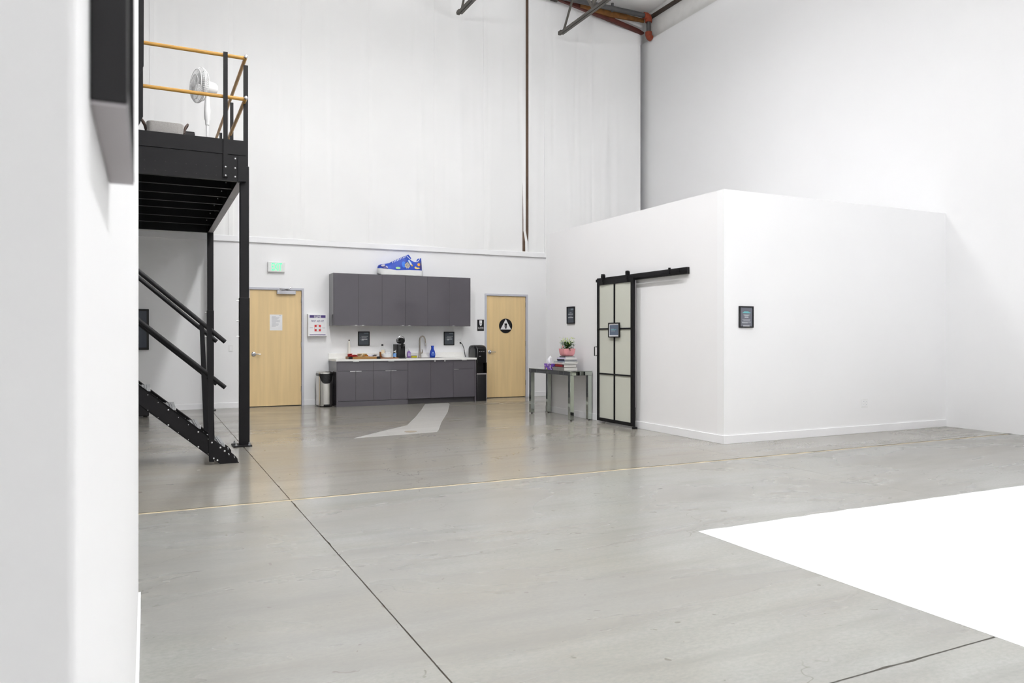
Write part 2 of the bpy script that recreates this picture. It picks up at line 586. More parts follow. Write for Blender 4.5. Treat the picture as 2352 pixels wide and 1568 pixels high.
seams = [XL, -3.8, -2.5, -1.2, 0.08, 1.35, 2.617, 3.893, 5.229, 6.32]
for a, b in zip(seams[:-1], seams[1:]):
    liner_panel(a, b, 3.08, 9.0, amp=0.9)
liner_panel(6.32, 7.262, 3.08, 9.0, gap_l, amp=1.6)
top_r = lambda x: 8.55 - 0.175 * (x - 8.1) if x > 8.1 else 8.55
liner_panel(7.328, 7.75, 3.08, 8.62, gap_r, amp=1.8)
liner_panel(7.75, 8.897, 3.08, 8.6, amp=1.7, top=top_r)
liner_panel(8.897, 10.10, 3.08, 8.6, amp=1.7, top=top_r)
for sx in seams[1:] + [7.75]:
    k = random.uniform(-0.012, 0.012)
    MB().prism([(sx - 0.035 - k, 3.085), (sx + 0.035 - k, 3.085), (sx + 0.035 + k, 8.45), (sx - 0.035 + k, 8.45)],
               'y', YB - 0.038, YB - 0.026).build('seam_tape', TAPE, wback)

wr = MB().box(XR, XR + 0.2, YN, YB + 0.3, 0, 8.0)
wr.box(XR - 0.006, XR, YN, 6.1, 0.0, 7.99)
struct(wr.build('wall_right', mat('dimmed_wall_white', (234, 234, 235), 0.55, noise=(0.6, 0.012))), 'tall white right wall')  # wall white darkened to hold down strong lamp light on this wall
struct(MB().box(XR + 0.09, XR + 0.3, YN, YB + 0.3, 7.9, 9.2).build('wall_right_upper', mat('grey_white_fascia', (222, 221, 219), 0.6)), 'pale fascia band above the right wall')
struct(MB().box(XL - 0.2, XL, YN, YB + 0.3, 0, 9.6).build('wall_left', WALL))
struct(MB().box(XL - 0.2, XR + 0.3, YN - 0.2, YN, 0, 9.6).build('wall_front', WALL))


def roof(u, v):
    x = XL - 0.2 + (XR + 0.5 - XL) * u
    y = YN + (YB + 0.3 - YN) * v
    z = ZC + (XR - x) * 0.035 + 0.02 * math.sin(y * 2.1) * math.sin(x * 2.7) + 0.012 * math.sin(y * 5.3 + x * 3)
    return (x, y, z)


struct(MB().grid(roof, 60, 70).build('ceiling', CEIL, solid=0.05), 'white roof liner')

# office box in the corner
PT = 0.12
op0, op1, opz = 8.815, 9.50, 2.10
wpl = MB().box(XB, XB + PT, YF + PT, op0 - 0.075, 0, ZB).box(XB, XB + PT, op1, YE - PT, 0, ZB).box(XB, XB + PT, op0 - 0.075, op1, opz, ZB)
struct(wpl.build('wall_office_left', WALL_G), 'left wall of the white office box')
struct(MB().box(XB, XR, YF, YF + PT, 0, ZB).build('wall_office_front', WALL), 'front wall of the white office box')
struct(MB().box(XB, XR, YE - PT, YE, 0, ZB).build('wall_office_back', WALL))
struct(MB().box(XB + 0.02, XR, YF + 0.02, YE - 0.02, ZB - 0.06, ZB - 0.005).build('office_light_lid', WALL))  # unseen lid added to stop light leaking into the box
# the near wall beside the camera
NX = -0.034
struct(MB().box(NX - 0.16, NX, 0.47, 3.86, 0, 4.4).build('wall_near', WALL, None, bevel=0.004), 'close white wall end at the left edge')
struct(MB().box(NX, NX + 0.0095, 0.47, 3.86, 0, 0.10).build('baseboard_near', TRIM))

# baseboards
bb = MB()
for a, b in ((XL, D1[0] - 0.05), (D1[1] + 0.05, 3.08), (D2[1] + 0.05, XR)):
    bb.box(a, b, YB - 0.014, YB, 0, 0.10)
struct(bb.build('baseboard_back', TRIM, None, bevel=0.003))
struct(MB().box(XB - 0.014, XB, YF, op0 - 0.075, 0, 0.10).box(XB - 0.014, XB, op1 + 0.03, YE + 0.012, 0, 0.10).build('baseboard_office_left', TRIM, None, bevel=0.003))
struct(MB().box(XB - 0.014, XR, YF - 0.014, YF, 0, 0.10).build('baseboard_office_front', TRIM, None, bevel=0.003))

# steel column glimpsed between the liner panels
MBc = MB().box(7.20, 7.36, YB - 0.008, YB + 0.01, 3.1, 8.9)
tag(MBc.build('steel_column', BROWNST), 'thin brown steel column showing between white liner panels', 'column')


# ------------------------------------------------------------------ doors
def lever(parent, x, z, y, d=1):
    MB().lathe([(0.040, 0), (0.040, -0.012), (0.030, -0.018)], (x, y, z), 20, 'y').build('rose', CHROME, parent)
    MB().tube([(x, y, z), (x, y - 0.045, z), (x + d * 0.02, y - 0.055, z), (x + d * 0.12, y - 0.055, z - 0.004)], [0.011, 0.011, 0.0095, 0.008], 10).build('lever', CHROME, parent)


def make_door(name, x0, x1, label):
    d = thing(name, label, 'door', ((x0 + x1) / 2, YB, 0))
    d['kind'] = 'structure'
    fw = 0.045
    for nm_, bx_ in (('jamb', (x0 - fw, x0 - 0.004, YB - 0.02, YB + 0.12, 0, DH + 0.004)), ('jamb', (x1 + 0.004, x1 + fw, YB - 0.02, YB + 0.12, 0, DH + 0.004)),
                     ('head_jamb', (x0 - fw, x1 + fw, YB - 0.02, YB + 0.12, DH + 0.004, DH + fw))):
        MB().box(*bx_).build(nm_, FRAME_G, d, bevel=0.002)
    MB().box(x0 - 0.004, x0 + 0.012, YB + 0.065, YB + 0.118, 0, DH).box(x1 - 0.012, x1 + 0.004, YB + 0.065, YB + 0.118, 0, DH).build('stop_bead', FRAME_G, d)
    sl = MB().box(x0, x1, YB + 0.012, YB + 0.056, 0.012, DH).build('door_slab', MAPLE, d, bevel=0.002)
    h = bpy.data.objects.new('door_handle', None)
    COL.objects.link(h)
    h.parent = d
    WLOC[h] = WLOC[d]
    lever(h, x0 + 0.07, 0.965, YB + 0.012)
    for z in (0.307, 1.134, 1.961):
        MB().tube([(x1 + 0.002, YB + 0.004, z - 0.055), (x1 + 0.002, YB + 0.004, z + 0.055)], 0.009, 8).build('hinge', CHROME, d)
    MB().box(x0 - 0.05, x1 + 0.05, YB + 0.058, YB + 0.2, 0, 0.011).build('threshold', BLK_D, d)
    return d


d1 = make_door('door_1', *D1, 'maple exit door with overhead closer beside mezzanine post')
cl = MB().box(2.147, 2.485, YB - 0.05, YB + 0.012, 2.062, 2.128).build('closer', mat('silver_closer_paint', (188, 188, 194), 0.35, 0.3), d1, bevel=0.006)
MB().tube([(2.33, YB - 0.02, 2.128), (2.33, YB - 0.02, 2.15), (2.18, YB - 0.12, 2.152), (2.36, YB - 0.03, 2.158), (2.40, YB - 0.025, 2.19)], 0.009, 8).build('closer_arm', CHROME, cl)
d2 = make_door('door_2', *D2, 'maple restroom door with round triangle sign')

# ------------------------------------------------------------------ ceiling steel (upper right)
for x0, lab in ((5.62, 'grey open-web roof joist whose end shows left of the brown column'), (7.95, 'grey open-web roof joist nearest the rusty pipe elbow')):
    j = thing('roof_joist', lab, 'joist', (x0, 14.0, 7.75), 'open-web roof joists')
    zb0 = 7.735
    zt0 = 8.55
    for s in (-1, 1):
        MB().prism([(x0 + s * 0.008, zb0), (x0 + s * 0.068, zb0), (x0 + s * 0.068, zb0 + 0.008), (x0 + s * 0.016, zb0 + 0.008), (x0 + s * 0.016, zb0 + 0.06), (x0 + s * 0.008, zb0 + 0.06)],
                   'y', YN + 0.1, 14.0).build('bottom_chord', STRUCT, j)
        MB().box(x0 + s * 0.008, x0 + s * 0.07, YN + 0.1, YB, zt0, zt0 + 0.06).build('top_chord', STRUCT, j)
    y = 13.86
    k = 0
    while y > -4:
        a, b, c = y, y - 0.58, y - 1.16
        MB().bar((x0, a, zb0 + 0.04), (x0, b, zt0 + 0.02), 0.03, 0.045).build('web', STRUCT, j)
        MB().bar((x0, c, zb0 + 0.04), (x0, b, zt0 + 0.02), 0.03, 0.045).build('web', STRUCT, j)
        MB().bar((x0, c, zb0 + 0.04), (x0 + 0.001, c, zt0 + 0.02), 0.025, 0.03, (0, 1, 0)).build('web', STRUCT, j)
        y = c
    MB().box(x0 - 0.03, x0 + 0.03, 13.95, 14.06, zb0, zb0 + 0.075).build('end_plate', STRUCT, j)

sp = thing('sprinkler_pipe', 'grey sprinkler main with rust-orange elbows in the upper corner', 'pipe', (9.0, 13.9, 8.45))
MB().tube([(3.0, 13.9, 8.47), (10.06, 13.9, 8.49)], 0.055, 14).build('main_pipe', PIPEG, sp)
e1 = [(10.04, 13.9, 8.49), (10.10, 13.9, 8.49), (10.155, 13.9, 8.475), (10.17, 13.9, 8.43), (10.17, 13.9, 8.36)]
MB().tube(e1, [0.075, 0.078, 0.078, 0.078, 0.075], 14).build('elbow', RUSTO, sp)
MB().tube([(10.17, 13.9, 8.37), (10.17, 13.9, 8.13)], 0.05, 14).build('drop_pipe', PIPEG, sp)
MB().tube([(10.17, 13.9, 8.14), (10.17, 13.9, 8.08), (10.19, 13.9, 8.03), (10.245, 13.9, 8.005)], [0.075, 0.078, 0.075, 0.07], 14).build('elbow', RUSTO, sp)
MB().tube([(9.2, 13.9, 8.60), (9.2, 13.9, 8.42)], 0.03, 8).build('hanger', PIPEG, sp)
rr = MB().prism([(7.95, 8.60), (10.0, 8.23), (10.16, 8.17), (10.12, 8.13), (7.95, 8.48)], 'y', 14.03, 14.10)
tag(rr.build('rafter_angle', RUST), 'rust-red sloping steel angle along the liner top', 'beam')
rp = MB().prism([(8.45, 8.50), (10.12, 8.46), (10.12, 8.38), (9.2, 8.34), (8.45, 8.41)], 'y', 13.985, 14.025)
tag(rp.build('purlin', RUSTB), 'brown rusty purlin below the sprinkler main', 'beam')
ea = MB().box(XR + 0.0, XR + 0.085, YN, YB - 0.2, 8.50, 8.555)
tag(ea.build('eave_strut', mat('dark_eave_steel', (58, 46, 38), 0.6)), 'dark brown eave strut where roof meets right wall', 'beam')
pl = MB().prism([(8.9, 8.56), (10.10, 8.30), (10.14, 8.36), (8.9, 8.60)], 'y', 14.11, 14.115)
tag(pl.build('liner_flap', LINER), 'white liner flap tucked behind the rusty beams', 'liner flap')


# ------------------------------------------------------------------ mezzanine
mz = thing('mezzanine_platform', 'black steel mezzanine platform on tall posts at the left', 'platform', (1.03, 9.35, 0))
ML = -4.2
fb = MB().box(ML, 1.045, 9.27, 9.285, 3.085, 3.385).box(ML, 1.0, 9.285, 9.33, 3.085, 3.092).box(ML, 1.045, 9.285, 9.33, 3.378, 3.385)
fbo = fb.build('front_beam', BLK, mz)
MB().box(0.955, 1.045, 9.255, 9.27, 3.085, 3.37).build('end_plate', BLK, fbo)
MB().box(ML, 1.045, 9.262, 9.272, 3.390, 3.56).build('toe_board', BLK, mz)
hb = MB()
for k in range(16):
    X = 0.72 - k * 0.106
    if X > -0.4:
        for z in (3.135, 3.235):
            hb.disc((X, 9.2695, z), 0.006, 'y', 8, 0.002)
hb.build('bolt_holes', BLK_D, fbo)['kind'] = 'stuff'
for bx, bz in ((0.925, 3.345), (0.925, 3.235), (0.925, 3.135), (0.818, 3.235), (0.818, 3.135)):
    MB().lathe([(0.010, 0.0), (0.010, -0.006), (0.004, -0.010)], (bx, 9.27 if bx > 0.9 else 9.243, bz), 8, 'y').build('bolt', ZINC, fbo)
sb = MB().box(1.03, 1.045, 9.3, 14.12, 3.09, 3.385).box(0.955, 1.03, 9.3, 14.12, 3.09, 3.098).box(0.955, 1.03, 9.3, 14.12, 3.378, 3.385)
sbo = sb.build('side_beam', BLK, mz)
MB().box(0.957, 1.043, 9.36, 10.50, 3.086, 3.0902).build('floor_lit_strip', FLOOR_LIT_GREY, sbo)  # added strips, floor bounce light put into their colour
MB().box(0.957, 1.043, 10.53, 14.05, 3.086, 3.0902).build('floor_lit_strip', FLOOR_LIT_GREY, sbo)
for y in (10.01, 10.62, 11.22, 11.82, 12.60, 13.36):
    jo = MB().box(ML, 0.955, y, y + 0.006, 3.12, 3.378).box(ML, 0.955, y - 0.05, y, 3.12, 3.126).build('joist', BLK, mz)
    MB().lathe([(0.009, 0), (0.009, -0.006)], (0.89, y, 3.20), 8, 'y').build('bolt', ZINC, jo)
MB().box(ML, 1.03, 14.06, 14.12, 3.09, 3.385).build('back_beam', BLK, mz)
MB().box(ML, 1.045, 9.285, 14.14, 3.386, 3.43).build('deck', BLK_D, mz)


def column(x0, x1, y0, y1, plate):
    c = MB().box(x0, x1, y0, y1, 0.012, 3.28).build('column', BLK, mz, bevel=0.006)
    MB().box(x0 - 0.006, x1 + 0.006, y0 - 0.006, y1 + 0.006, 0.012, 1.735).build('sleeve', BLK, c, bevel=0.006)
    for z in (1.70, 1.46, 1.28):
        MB().tube([(x0 - 0.035, (y0 + y1) / 2, z), (x0, (y0 + y1) / 2, z)], 0.008, 8).build('bolt', ZINC, c)
    MB().box(*plate, 0.0, 0.014).build('base_plate', BLK, c)
    px0, px1, py0, py1 = plate
    for q in ((px0 + 0.03, py1 - 0.03), (px0 + 0.03, py0 + 0.03), (px1 - 0.03, py0 + 0.03)):
        MB().lathe([(0.014, 0), (0.014, 0.012), (0.008, 0.014), (0.008, 0.035)], (q[0], q[1], 0.014), 8).build('anchor_bolt', GALV, c)
    return c


column(0.985, 1.085, 9.32, 9.42, (0.90, 1.105, 9.19, 9.45))
column(0.945, 1.045, 14.02, 14.12, (0.90, 1.08, 13.97, 14.18))

gr = mz
MB().box(0.794, 0.842, 9.243, 9.262, 3.12, 4.56).build('guard_post', BLK, gr)
MB().box(1.035, 1.085, 9.42, 9.46, 3.20, 4.50).build('guard_post', BLK, gr)
MB().box(1.035, 1.075, 11.0, 11.05, 3.20, 4.50).build('guard_post', BLK, gr)
MB().box(1.035, 1.075, 12.7, 12.75, 3.20, 4.50).build('guard_post', BLK, gr)
for z in (4.535, 4.055):
    MB().tube([(ML, 9.29, z + 0.01), (1.03, 9.29, z)], 0.021, 12).build('guard_rail', RAILY, gr)
    sr = MB().tube([(1.04, 9.24, z + 0.003), (1.025, 14.0, z + 0.003)], 0.021, 12).build('guard_rail', RAILY, gr)
    MB().lathe([(0.0215, 0.0), (0.0215, -0.012), (0.014, -0.02), (0, -0.022)], (1.04, 9.24, z + 0.003), 12, 'y').build('end_cap', CHROME, sr)
# black gate plates at the far end of the guard rail
gp = thing('gate_plate', 'tall black steel gate plates with chamfered ends beside the near wall', 'gate', (-0.1, 9.25, 3.6))
MB().prism([(-0.40, 4.02), (-0.095, 4.08), (-0.030, 4.258), (-0.026, 5.6), (-0.40, 5.6)], 'y', 9.225, 9.235).build('upper_plate', BLK, gp)
MB().prism([(-0.40, 3.57), (-0.090, 3.572), (-0.036, 3.704), (-0.036, 4.40), (-0.40, 4.40)], 'y', 9.237, 9.247).build('lower_plate', BLK, gp)

# ------------------------------------------------------------------ stairs
SY0, SY1 = 8.063, 8.72
st = thing('staircase', 'black steel staircase with grey grating treads below the mezzanine', 'staircase', (0.6, 8.4, 0))
NS = 16
slope = 0.1955 / 0.2255
topz = lambda x: 0.232 + (0.614 - x) * (0.575 / 0.676)
for y, s in ((SY0, 1), (SY1, -1)):
    xt = -2.95
    outl = [(0.652, 0.008), (0.831, 0.008), (0.826, 0.045), (0.804, 0.075), (0.758, 0.117), (xt, topz(xt)), (xt, topz(xt) - 0.19)]
    so = MB().prism(outl, 'y', y, y + s * 0.006).build('stringer', BLK, st)
    fl_ = MB()
    for dz in (0.0, -0.184):
        p0 = Vector((0.60, y + s * 0.02, topz(0.60) + dz - 0.003))
        p1 = Vector((xt, y + s * 0.02, topz(xt) + dz - 0.003))
        fl_.bar(p0, p1, 0.04, 0.006)
    fl_.build('flange', BLK, so)
    MB().box(0.66, 0.84, y, y + s * 0.06, 0, 0.008).build('foot_plate', BLK, so)
    yo = y if s > 0 else y
    for k in range(14):
        xk = 0.55 - k * 0.09
        if xk > -0.25:
            big = (k % 3 == 1)
            r = 0.0075 if big else 0.0038
            MB().lathe([(r, 0), (r, -0.005), (r * 0.5, -0.007)], (xk, SY0 if s > 0 else SY1 - 0.006, topz(xk) - 0.03), 8, 'y').build('bolt', ZINC, so)
            MB().lathe([(r, 0), (r, -0.005), (r * 0.5, -0.007)], (xk, SY0 if s > 0 else SY1 - 0.006, topz(xk) - 0.178), 8, 'y').build('bolt', ZINC, so)
    for bx, bz in ((0.585, 0.222), (0.602, 0.062), (0.637, 0.04), (0.665, 0.165), (0.705, 0.128), (0.742, 0.10), (0.746, 0.09), (0.795, 0.07), (0.797, 0.056)):
        r = 0.0085 if bx < 0.71 else 0.005
        MB().lathe([(r, 0), (r, -0.005), (r * 0.5, -0.007)], (bx, (SY0 if s > 0 else SY1 - 0.006) - (0.008 if bx < 0.61 else 0), bz), 8, 'y').build('bolt', ZINC, so)
for k in range(NS):
    xn, z = 0.706 - k * 0.2255, 0.202 + k * 0.1935
    tr = MB()
    tr.box(xn - 0.03, xn, SY0 + 0.008, SY1 - 0.008, z - 0.032, z)
    tr.box(xn - 0.245, xn - 0.235, SY0 + 0.008, SY1 - 0.008, z - 0.032, z)
    for q in range(8):
        xx = xn - 0.035 - q * 0.028
        tr.box(xx - 0.010, xx, SY0 + 0.008, SY1 - 0.008, z - 0.012, z - 0.001)
    for q in range(5):
        yy = SY0 + 0.03 + q * 0.145
        tr.box(xn - 0.24, xn, yy, yy + 0.012, z - 0.030, z - 0.003)
    to = tr.build('tread', GALV, st)
    MB().box(xn - 0.002, xn + 0.003, SY0 + 0.008, SY0 + 0.05, z - 0.034, z).build('nosing_plate', WHITEP, to)
for y, lean in ((SY0 - 0.006, 0.0), (SY1 - 0.01, -0.03)):
    MB().add([], []).prism([(0.558, 0.03), (0.606, 0.03), (0.606 + 0.004, 0.24), (0.583 + lean, 1.42), (0.538 + lean, 1.42)], 'y', y - 0.006, y + 0.006).box(0.56, 0.604, y - 0.02, y + 0.006, 0.03, 0.04).build('post', BLK, st)
    for za, zb2 in ((1.895, 1.224), (1.423, 0.764)):
        m_ = (zb2 - za) / (0.705 + 0.064)
        xa = -2.9
        MB().tube([(xa, y + 0.025, za + (xa + 0.064) * m_), (0.712 + lean, y + 0.025, zb2)], 0.0225, 14).build('handrail', BLK, st)
MB().box(ML, -2.95, 8.0, 9.26, 3.33, 3.42).build('landing', BLK_D, st)

# ------------------------------------------------------------------ things on and under the mezzanine
fan = thing('pedestal_fan', 'white pedestal fan standing on the mezzanine deck', 'fan', (0.775, 11.5, 3.43))
MB().lathe([(0.20, 0), (0.20, 0.02), (0.05, 0.05), (0.03, 0.06)], (0.775, 11.5, 3.43), 24).build('base', WHITEP, fan)
MB().tube([(0.775, 11.5, 3.48), (0.775, 11.5, 4.34)], 0.017, 12).build('pole', WHITEP, fan)
MB().lathe([(0.025, 0), (0.03, 0.02), (0.03, 0.06), (0.04, 0.08), (0.045, 0.20), (0.035, 0.32), (0.03, 0.42)], (0.775, 11.5, 4.28), 14).build('neck', WHITEP, fan)
ax = Vector((-0.95, -0.31, 0.03)).normalized()
hub = Vector((0.76, 11.5, 4.82))


def orient(p):      # local z along the fan axis
    z = ax
    x = Vector((0, 0, 1)).cross(z).normalized()
    y = z.cross(x)
    return hub + x * p.x + y * p.y + z * p.z


MB(orient).lathe([(0.0, -0.15), (0.06, -0.145), (0.085, -0.11), (0.09, -0.02), (0.075, 0.03), (0, 0.035)], (0, 0, 0), 18).build('motor', WHITEP, fan)
cage = MB(orient)
for r, z in ((0.245, 0.09), (0.248, 0.11), (0.21, 0.15), (0.21, 0.045), (0.13, 0.165), (0.13, 0.035)):
    cage.tube([(r * math.cos(2 * PI * k / 32), r * math.sin(2 * PI * k / 32), z) for k in range(33)], 0.005, 5, False)
for k in range(56):
    a = 2 * PI * k / 56
    cage.tube([(r * math.cos(a), r * math.sin(a), z) for r, z in ((0.05, 0.17), (0.13, 0.165), (0.21, 0.15), (0.243, 0.115), (0.247, 0.10), (0.243, 0.085), (0.21, 0.045), (0.08, 0.03))], 0.0028, 4, False)
cage.build('cage', WHITEP, fan)
for k in range(3):
    a0 = 2 * PI * k / 3
    bl = MB(orient)
    bl.grid(lambda u, v: ((0.04 + 0.16 * u) * math.cos(a0 + (v - 0.5) * 1.3), (0.04 + 0.16 * u) * math.sin(a0 + (v - 0.5) * 1.3), 0.10 + (v - 0.5) * 0.05), 4, 6)
    bl.build('blade', WHITEP, fan, solid=0.002)
MB(orient).lathe([(0.05, 0.165), (0.05, 0.18), (0, 0.185)], (0, 0, 0), 16).build('badge', WHITEP, fan)

bk = thing('fabric_basket', 'grey woven storage basket with leather handles on the mezzanine', 'basket', (0.2, 10.0, 3.43))


def rrect(hx, hy, r, n=5):
    out = []
    for cx, cy_, a in ((hx - r, hy - r, 0), (-hx + r, hy - r, 90), (-hx + r, -hy + r, 180), (hx - r, -hy + r, 270)):
        for k in range(n + 1):
            t = math.radians(a + 90 * k / n)
            out.append((cx + r * math.cos(t), cy_ + r * math.sin(t)))
    return out


def rloft(mb, c, rings, smooth=True, cap0=True, cap1=True, n=5):
    """rings: (hx, hy, r, z, dx, dy)"""
    R = []
    for q in rings:
        hx, hy, r, z = q[:4]
        dx, dy = (q[4], q[5]) if len(q) > 4 else (0, 0)
        R.append([(c[0] + dx + a, c[1] + dy + b, c[2] + z) for a, b in rrect(hx, hy, min(r, hx * 0.99, hy * 0.99), n)])
    m = len(R[0])
    mb.add([p for rg in R for p in rg], [(i * m + k, i * m + (k + 1) % m, (i + 1) * m + (k + 1) % m, (i + 1) * m + k) for i in range(len(R) - 1) for k in range(m)], smooth)
    if cap0:
        mb.add(R[0], [tuple(range(m - 1, -1, -1))])
    if cap1:
        mb.add(R[-1], [tuple(range(m))])
    return mb


rloft(MB(), (0.2, 10.0, 3.43), [(0.17, 0.14, 0.05, 0), (0.19, 0.15, 0.06, 0.2), (0.205, 0.16, 0.07, 0.39), (0.20, 0.155, 0.07, 0.40), (0.18, 0.14, 0.06, 0.2), (0.16, 0.13, 0.05, 0.02)], cap0=True, cap1=True).build('body', GREYFAB, bk)
for s in (-1, 1):
    MB().tube([(0.2 + s * 0.203, 9.93, 3.74), (0.2 + s * 0.225, 9.94, 3.82), (0.2 + s * 0.25, 9.97, 3.86), (0.2 + s * 0.25, 10.03, 3.86), (0.2 + s * 0.225, 10.06, 3.82), (0.2 + s * 0.203, 10.07, 3.74)], 0.013, 8).build('handle', LEATHER, bk)
cs = thing('equipment_case', 'low black equipment box beside the grey basket on the deck', 'case', (0.5, 10.6, 3.43))
MB().box(0.36, 0.56, 10.5, 10.75, 3.43, 3.90).build('body', BLKMAT, cs, bevel=0.008)
MB().box(0.365, 0.555, 10.505, 10.745, 3.90, 3.915).build('lid', BLKMAT, cs, bevel=0.004)

tv = thing('wall_television', 'black wall-mounted television under the mezzanine', 'television', (-0.5, 14.27, 1.4))
MB().box(-1.2, 0.034, 14.255, 14.315, 1.056, 1.749).box(-0.7, -0.4, 14.30, 14.32, 1.3, 1.5).build('bezel', BLKMAT, tv, bevel=0.004)
MB().box(-1.165, -0.001, 14.252, 14.256, 1.096, 1.715).build('screen', SCREEN, tv)
bc = thing('storage_case', 'black storage case on the floor behind the stairs', 'case', (-0.3, 13.4, 0))
MB().box(-0.75, 0.035, 13.25, 13.62, 0.02, 0.34).build('body', BLKMAT, bc, bevel=0.012)
MB().box(-0.75, 0.037, 13.245, 13.625, 0.22, 0.23).build('lid_band', STEEL, bc)
for q in (-0.7, -0.02):
    MB().box(q - 0.03, q + 0.03, 13.3, 13.36, 0, 0.02).build('foot', BLKMAT, bc)


def wallplate(name, label, xf, s0, s1, t0, t1, kind):
    p = MB(xf).box(s0, s1, t0, t1, 0.0, 0.006).build(name, WHITEP, None, bevel=0.002)
    tag(p, label, 'wall plate')
    ds, cs_, ct = s1 - s0, (s0 + s1) / 2, (t0 + t1) / 2
    if kind == 'switch':
        MB(xf).box(cs_ - 0.016, cs_ + 0.016, ct - 0.033, ct + 0.033, 0.006, 0.010).build('rocker', TRIM, p)
    else:
        for c in ((-0.25, 0.25) if kind == 'double' else (0,)):
            for d in (-0.022, 0.022):
                q = MB(xf).box(cs_ + c * ds - 0.016, cs_ + c * ds + 0.016, ct + d - 0.014, ct + d + 0.014, 0.006, 0.009).build('receptacle', TRIM, p)
                m2 = MB(xf)
                for e in (-0.006, 0.006):
                    m2.box(cs_ + c * ds + e - 0.0012, cs_ + c * ds + e + 0.0012, ct + d - 0.004, ct + d + 0.006, 0.009, 0.0095)
                m2.build('slots', BLKMAT, q)
    return p


wallplate('light_switch', 'white light switch on the back wall left of the exit door', on_back(YB), 1.318, 1.391, 1.014, 1.132, 'switch')
wallplate('wall_outlet', 'white double outlet low on the office front wall', on_back(YF), 8.53, 8.642, 0.336, 0.456, 'double')
wallplate('counter_outlet', 'white double outlet above the counter with plug in it', on_back(YB), 5.685, 5.80, 1.125, 1.235, 'double')
pc = MB().lathe([(0.016, 0), (0.018, -0.02), (0.010, -0.035)], (5.77, YB - 0.006, 1.155), 12, 'y')
pc.tube([(5.77, YB - 0.03, 1.155), (5.80, YB - 0.05, 1.13), (5.83, YB - 0.06, 1.05), (5.852, YB - 0.055, 0.95), (5.868, YB - 0.05, 0.86), (5.89, YB - 0.06, 0.7), (5.92, YB - 0.1, 0.66)], 0.006, 8)
tag(pc.build('power_cord', BLKMAT), 'black power cord plugged in above the counter', 'cord')

# ------------------------------------------------------------------ signs on the back wall
ex = thing('exit_sign', 'white exit sign with glowing green letters above the maple door', 'sign', (2.136, YB, 2.45))
xb = on_back(YB)
MB(xb).box(1.985, 2.287, 2.462, 2.648, 0.0, 0.055).build('housing', WHITEP, ex, bevel=0.008)
MB(xb).box(2.0, 2.272, 2.474, 2.638, 0.055, 0.058).build('face', mat('sign_face_white', (232, 236, 234), 0.4), ex)
tm = MB(xb)
text_into(tm, 'EXIT', 2.05, 2.235, 2.49, 2.626, 0.0592, 0.006)
tm.build('letters', EXITG, ex)

fa = thing('first_aid_cabinet', 'white first aid cabinet with red cross beside the exit door', 'first aid kit', (2.87, YB, 1.29))
MB(xb).box(2.692, 3.046, 1.285, 1.705, 0.0, 0.10).build('body', WHITEP, fa, bevel=0.006)
MB(xb).box(2.70, 3.038, 1.293, 1.697, 0.10, 0.106).build('door', TRIM, fa, bevel=0.003)
MB(xb).box(2.722, 3.016, 1.632, 1.682, 0.106, 0.1072).build('band', PURPLE, fa)
MB(xb).box(2.722, 3.016, 1.311, 1.324, 0.106, 0.1072).build('band', PURPLE, fa)
q = MB(xb)
text_into(q, 'ULINE', 2.806, 2.932, 1.638, 1.676, 0.1078, 0.02)
q.build('brand_lettering', PAPER, fa)
q = MB(xb)
text_into(q, 'FIRST AID KIT', 2.752, 2.986, 1.553, 1.588, 0.1072, 0.008)
q.box(2.725, 2.785, 1.442, 1.446, 0.106, 0.1072).box(2.955, 3.010, 1.442, 1.446, 0.106, 0.1072)
q.build('lettering', PURPLE, fa)
MB(xb).box(2.812, 2.930, 1.380, 1.502, 0.106, 0.1072).build('red_square', RED, fa)
MB(xb).box(2.852, 2.890, 1.384, 1.498, 0.1072, 0.1082).box(2.816, 2.926, 1.422, 1.460, 0.1072, 0.1081).build('white_cross', PAPER, fa)

xd = on_back(YB + 0.012)
nt_ = thing('paper_notice', 'white printed paper notice taped to the exit door', 'notice', (2.139, YB, 1.40))
MB(xd).box(2.027, 2.251, 1.396, 1.686, 0.0, 0.0015).build('sheet', PAPER, nt_)
q = MB(xd)
for k in range(12):
    z = 1.645 - k * 0.016
    q.box(2.06, 2.06 + random.uniform(0.07, 0.15), z, z + 0.005, 0.0015, 0.002)
q.box(2.19, 2.23, 1.668, 1.674, 0.0015, 0.002)
q.build('print', mat('faint_grey_print', (168, 168, 176), 0.6), nt_)

rs = thing('restroom_plaque', 'small black restroom plaque with white toilet symbol on wall', 'sign', (6.228, YB, 1.40))
MB(xb).box(6.152, 6.304, 1.403, 1.634, 0, 0.008).build('plate', BLKMAT, rs, bevel=0.003)


def toilet(mb, cx, z0, k, n):
    mb.box(cx - 0.030 * k, cx + 0.030 * k, z0 + 0.060 * k, z0 + 0.115 * k, n, n + 0.001)
    mb.prism([(cx - 0.034 * k, z0 + 0.052 * k), (cx + 0.034 * k, z0 + 0.052 * k), (cx + 0.024 * k, z0 + 0.026 * k), (cx - 0.024 * k, z0 + 0.026 * k)], 'z', n, n + 0.001)
    mb.box(cx - 0.016 * k, cx + 0.016 * k, z0, z0 + 0.024 * k, n, n + 0.001)


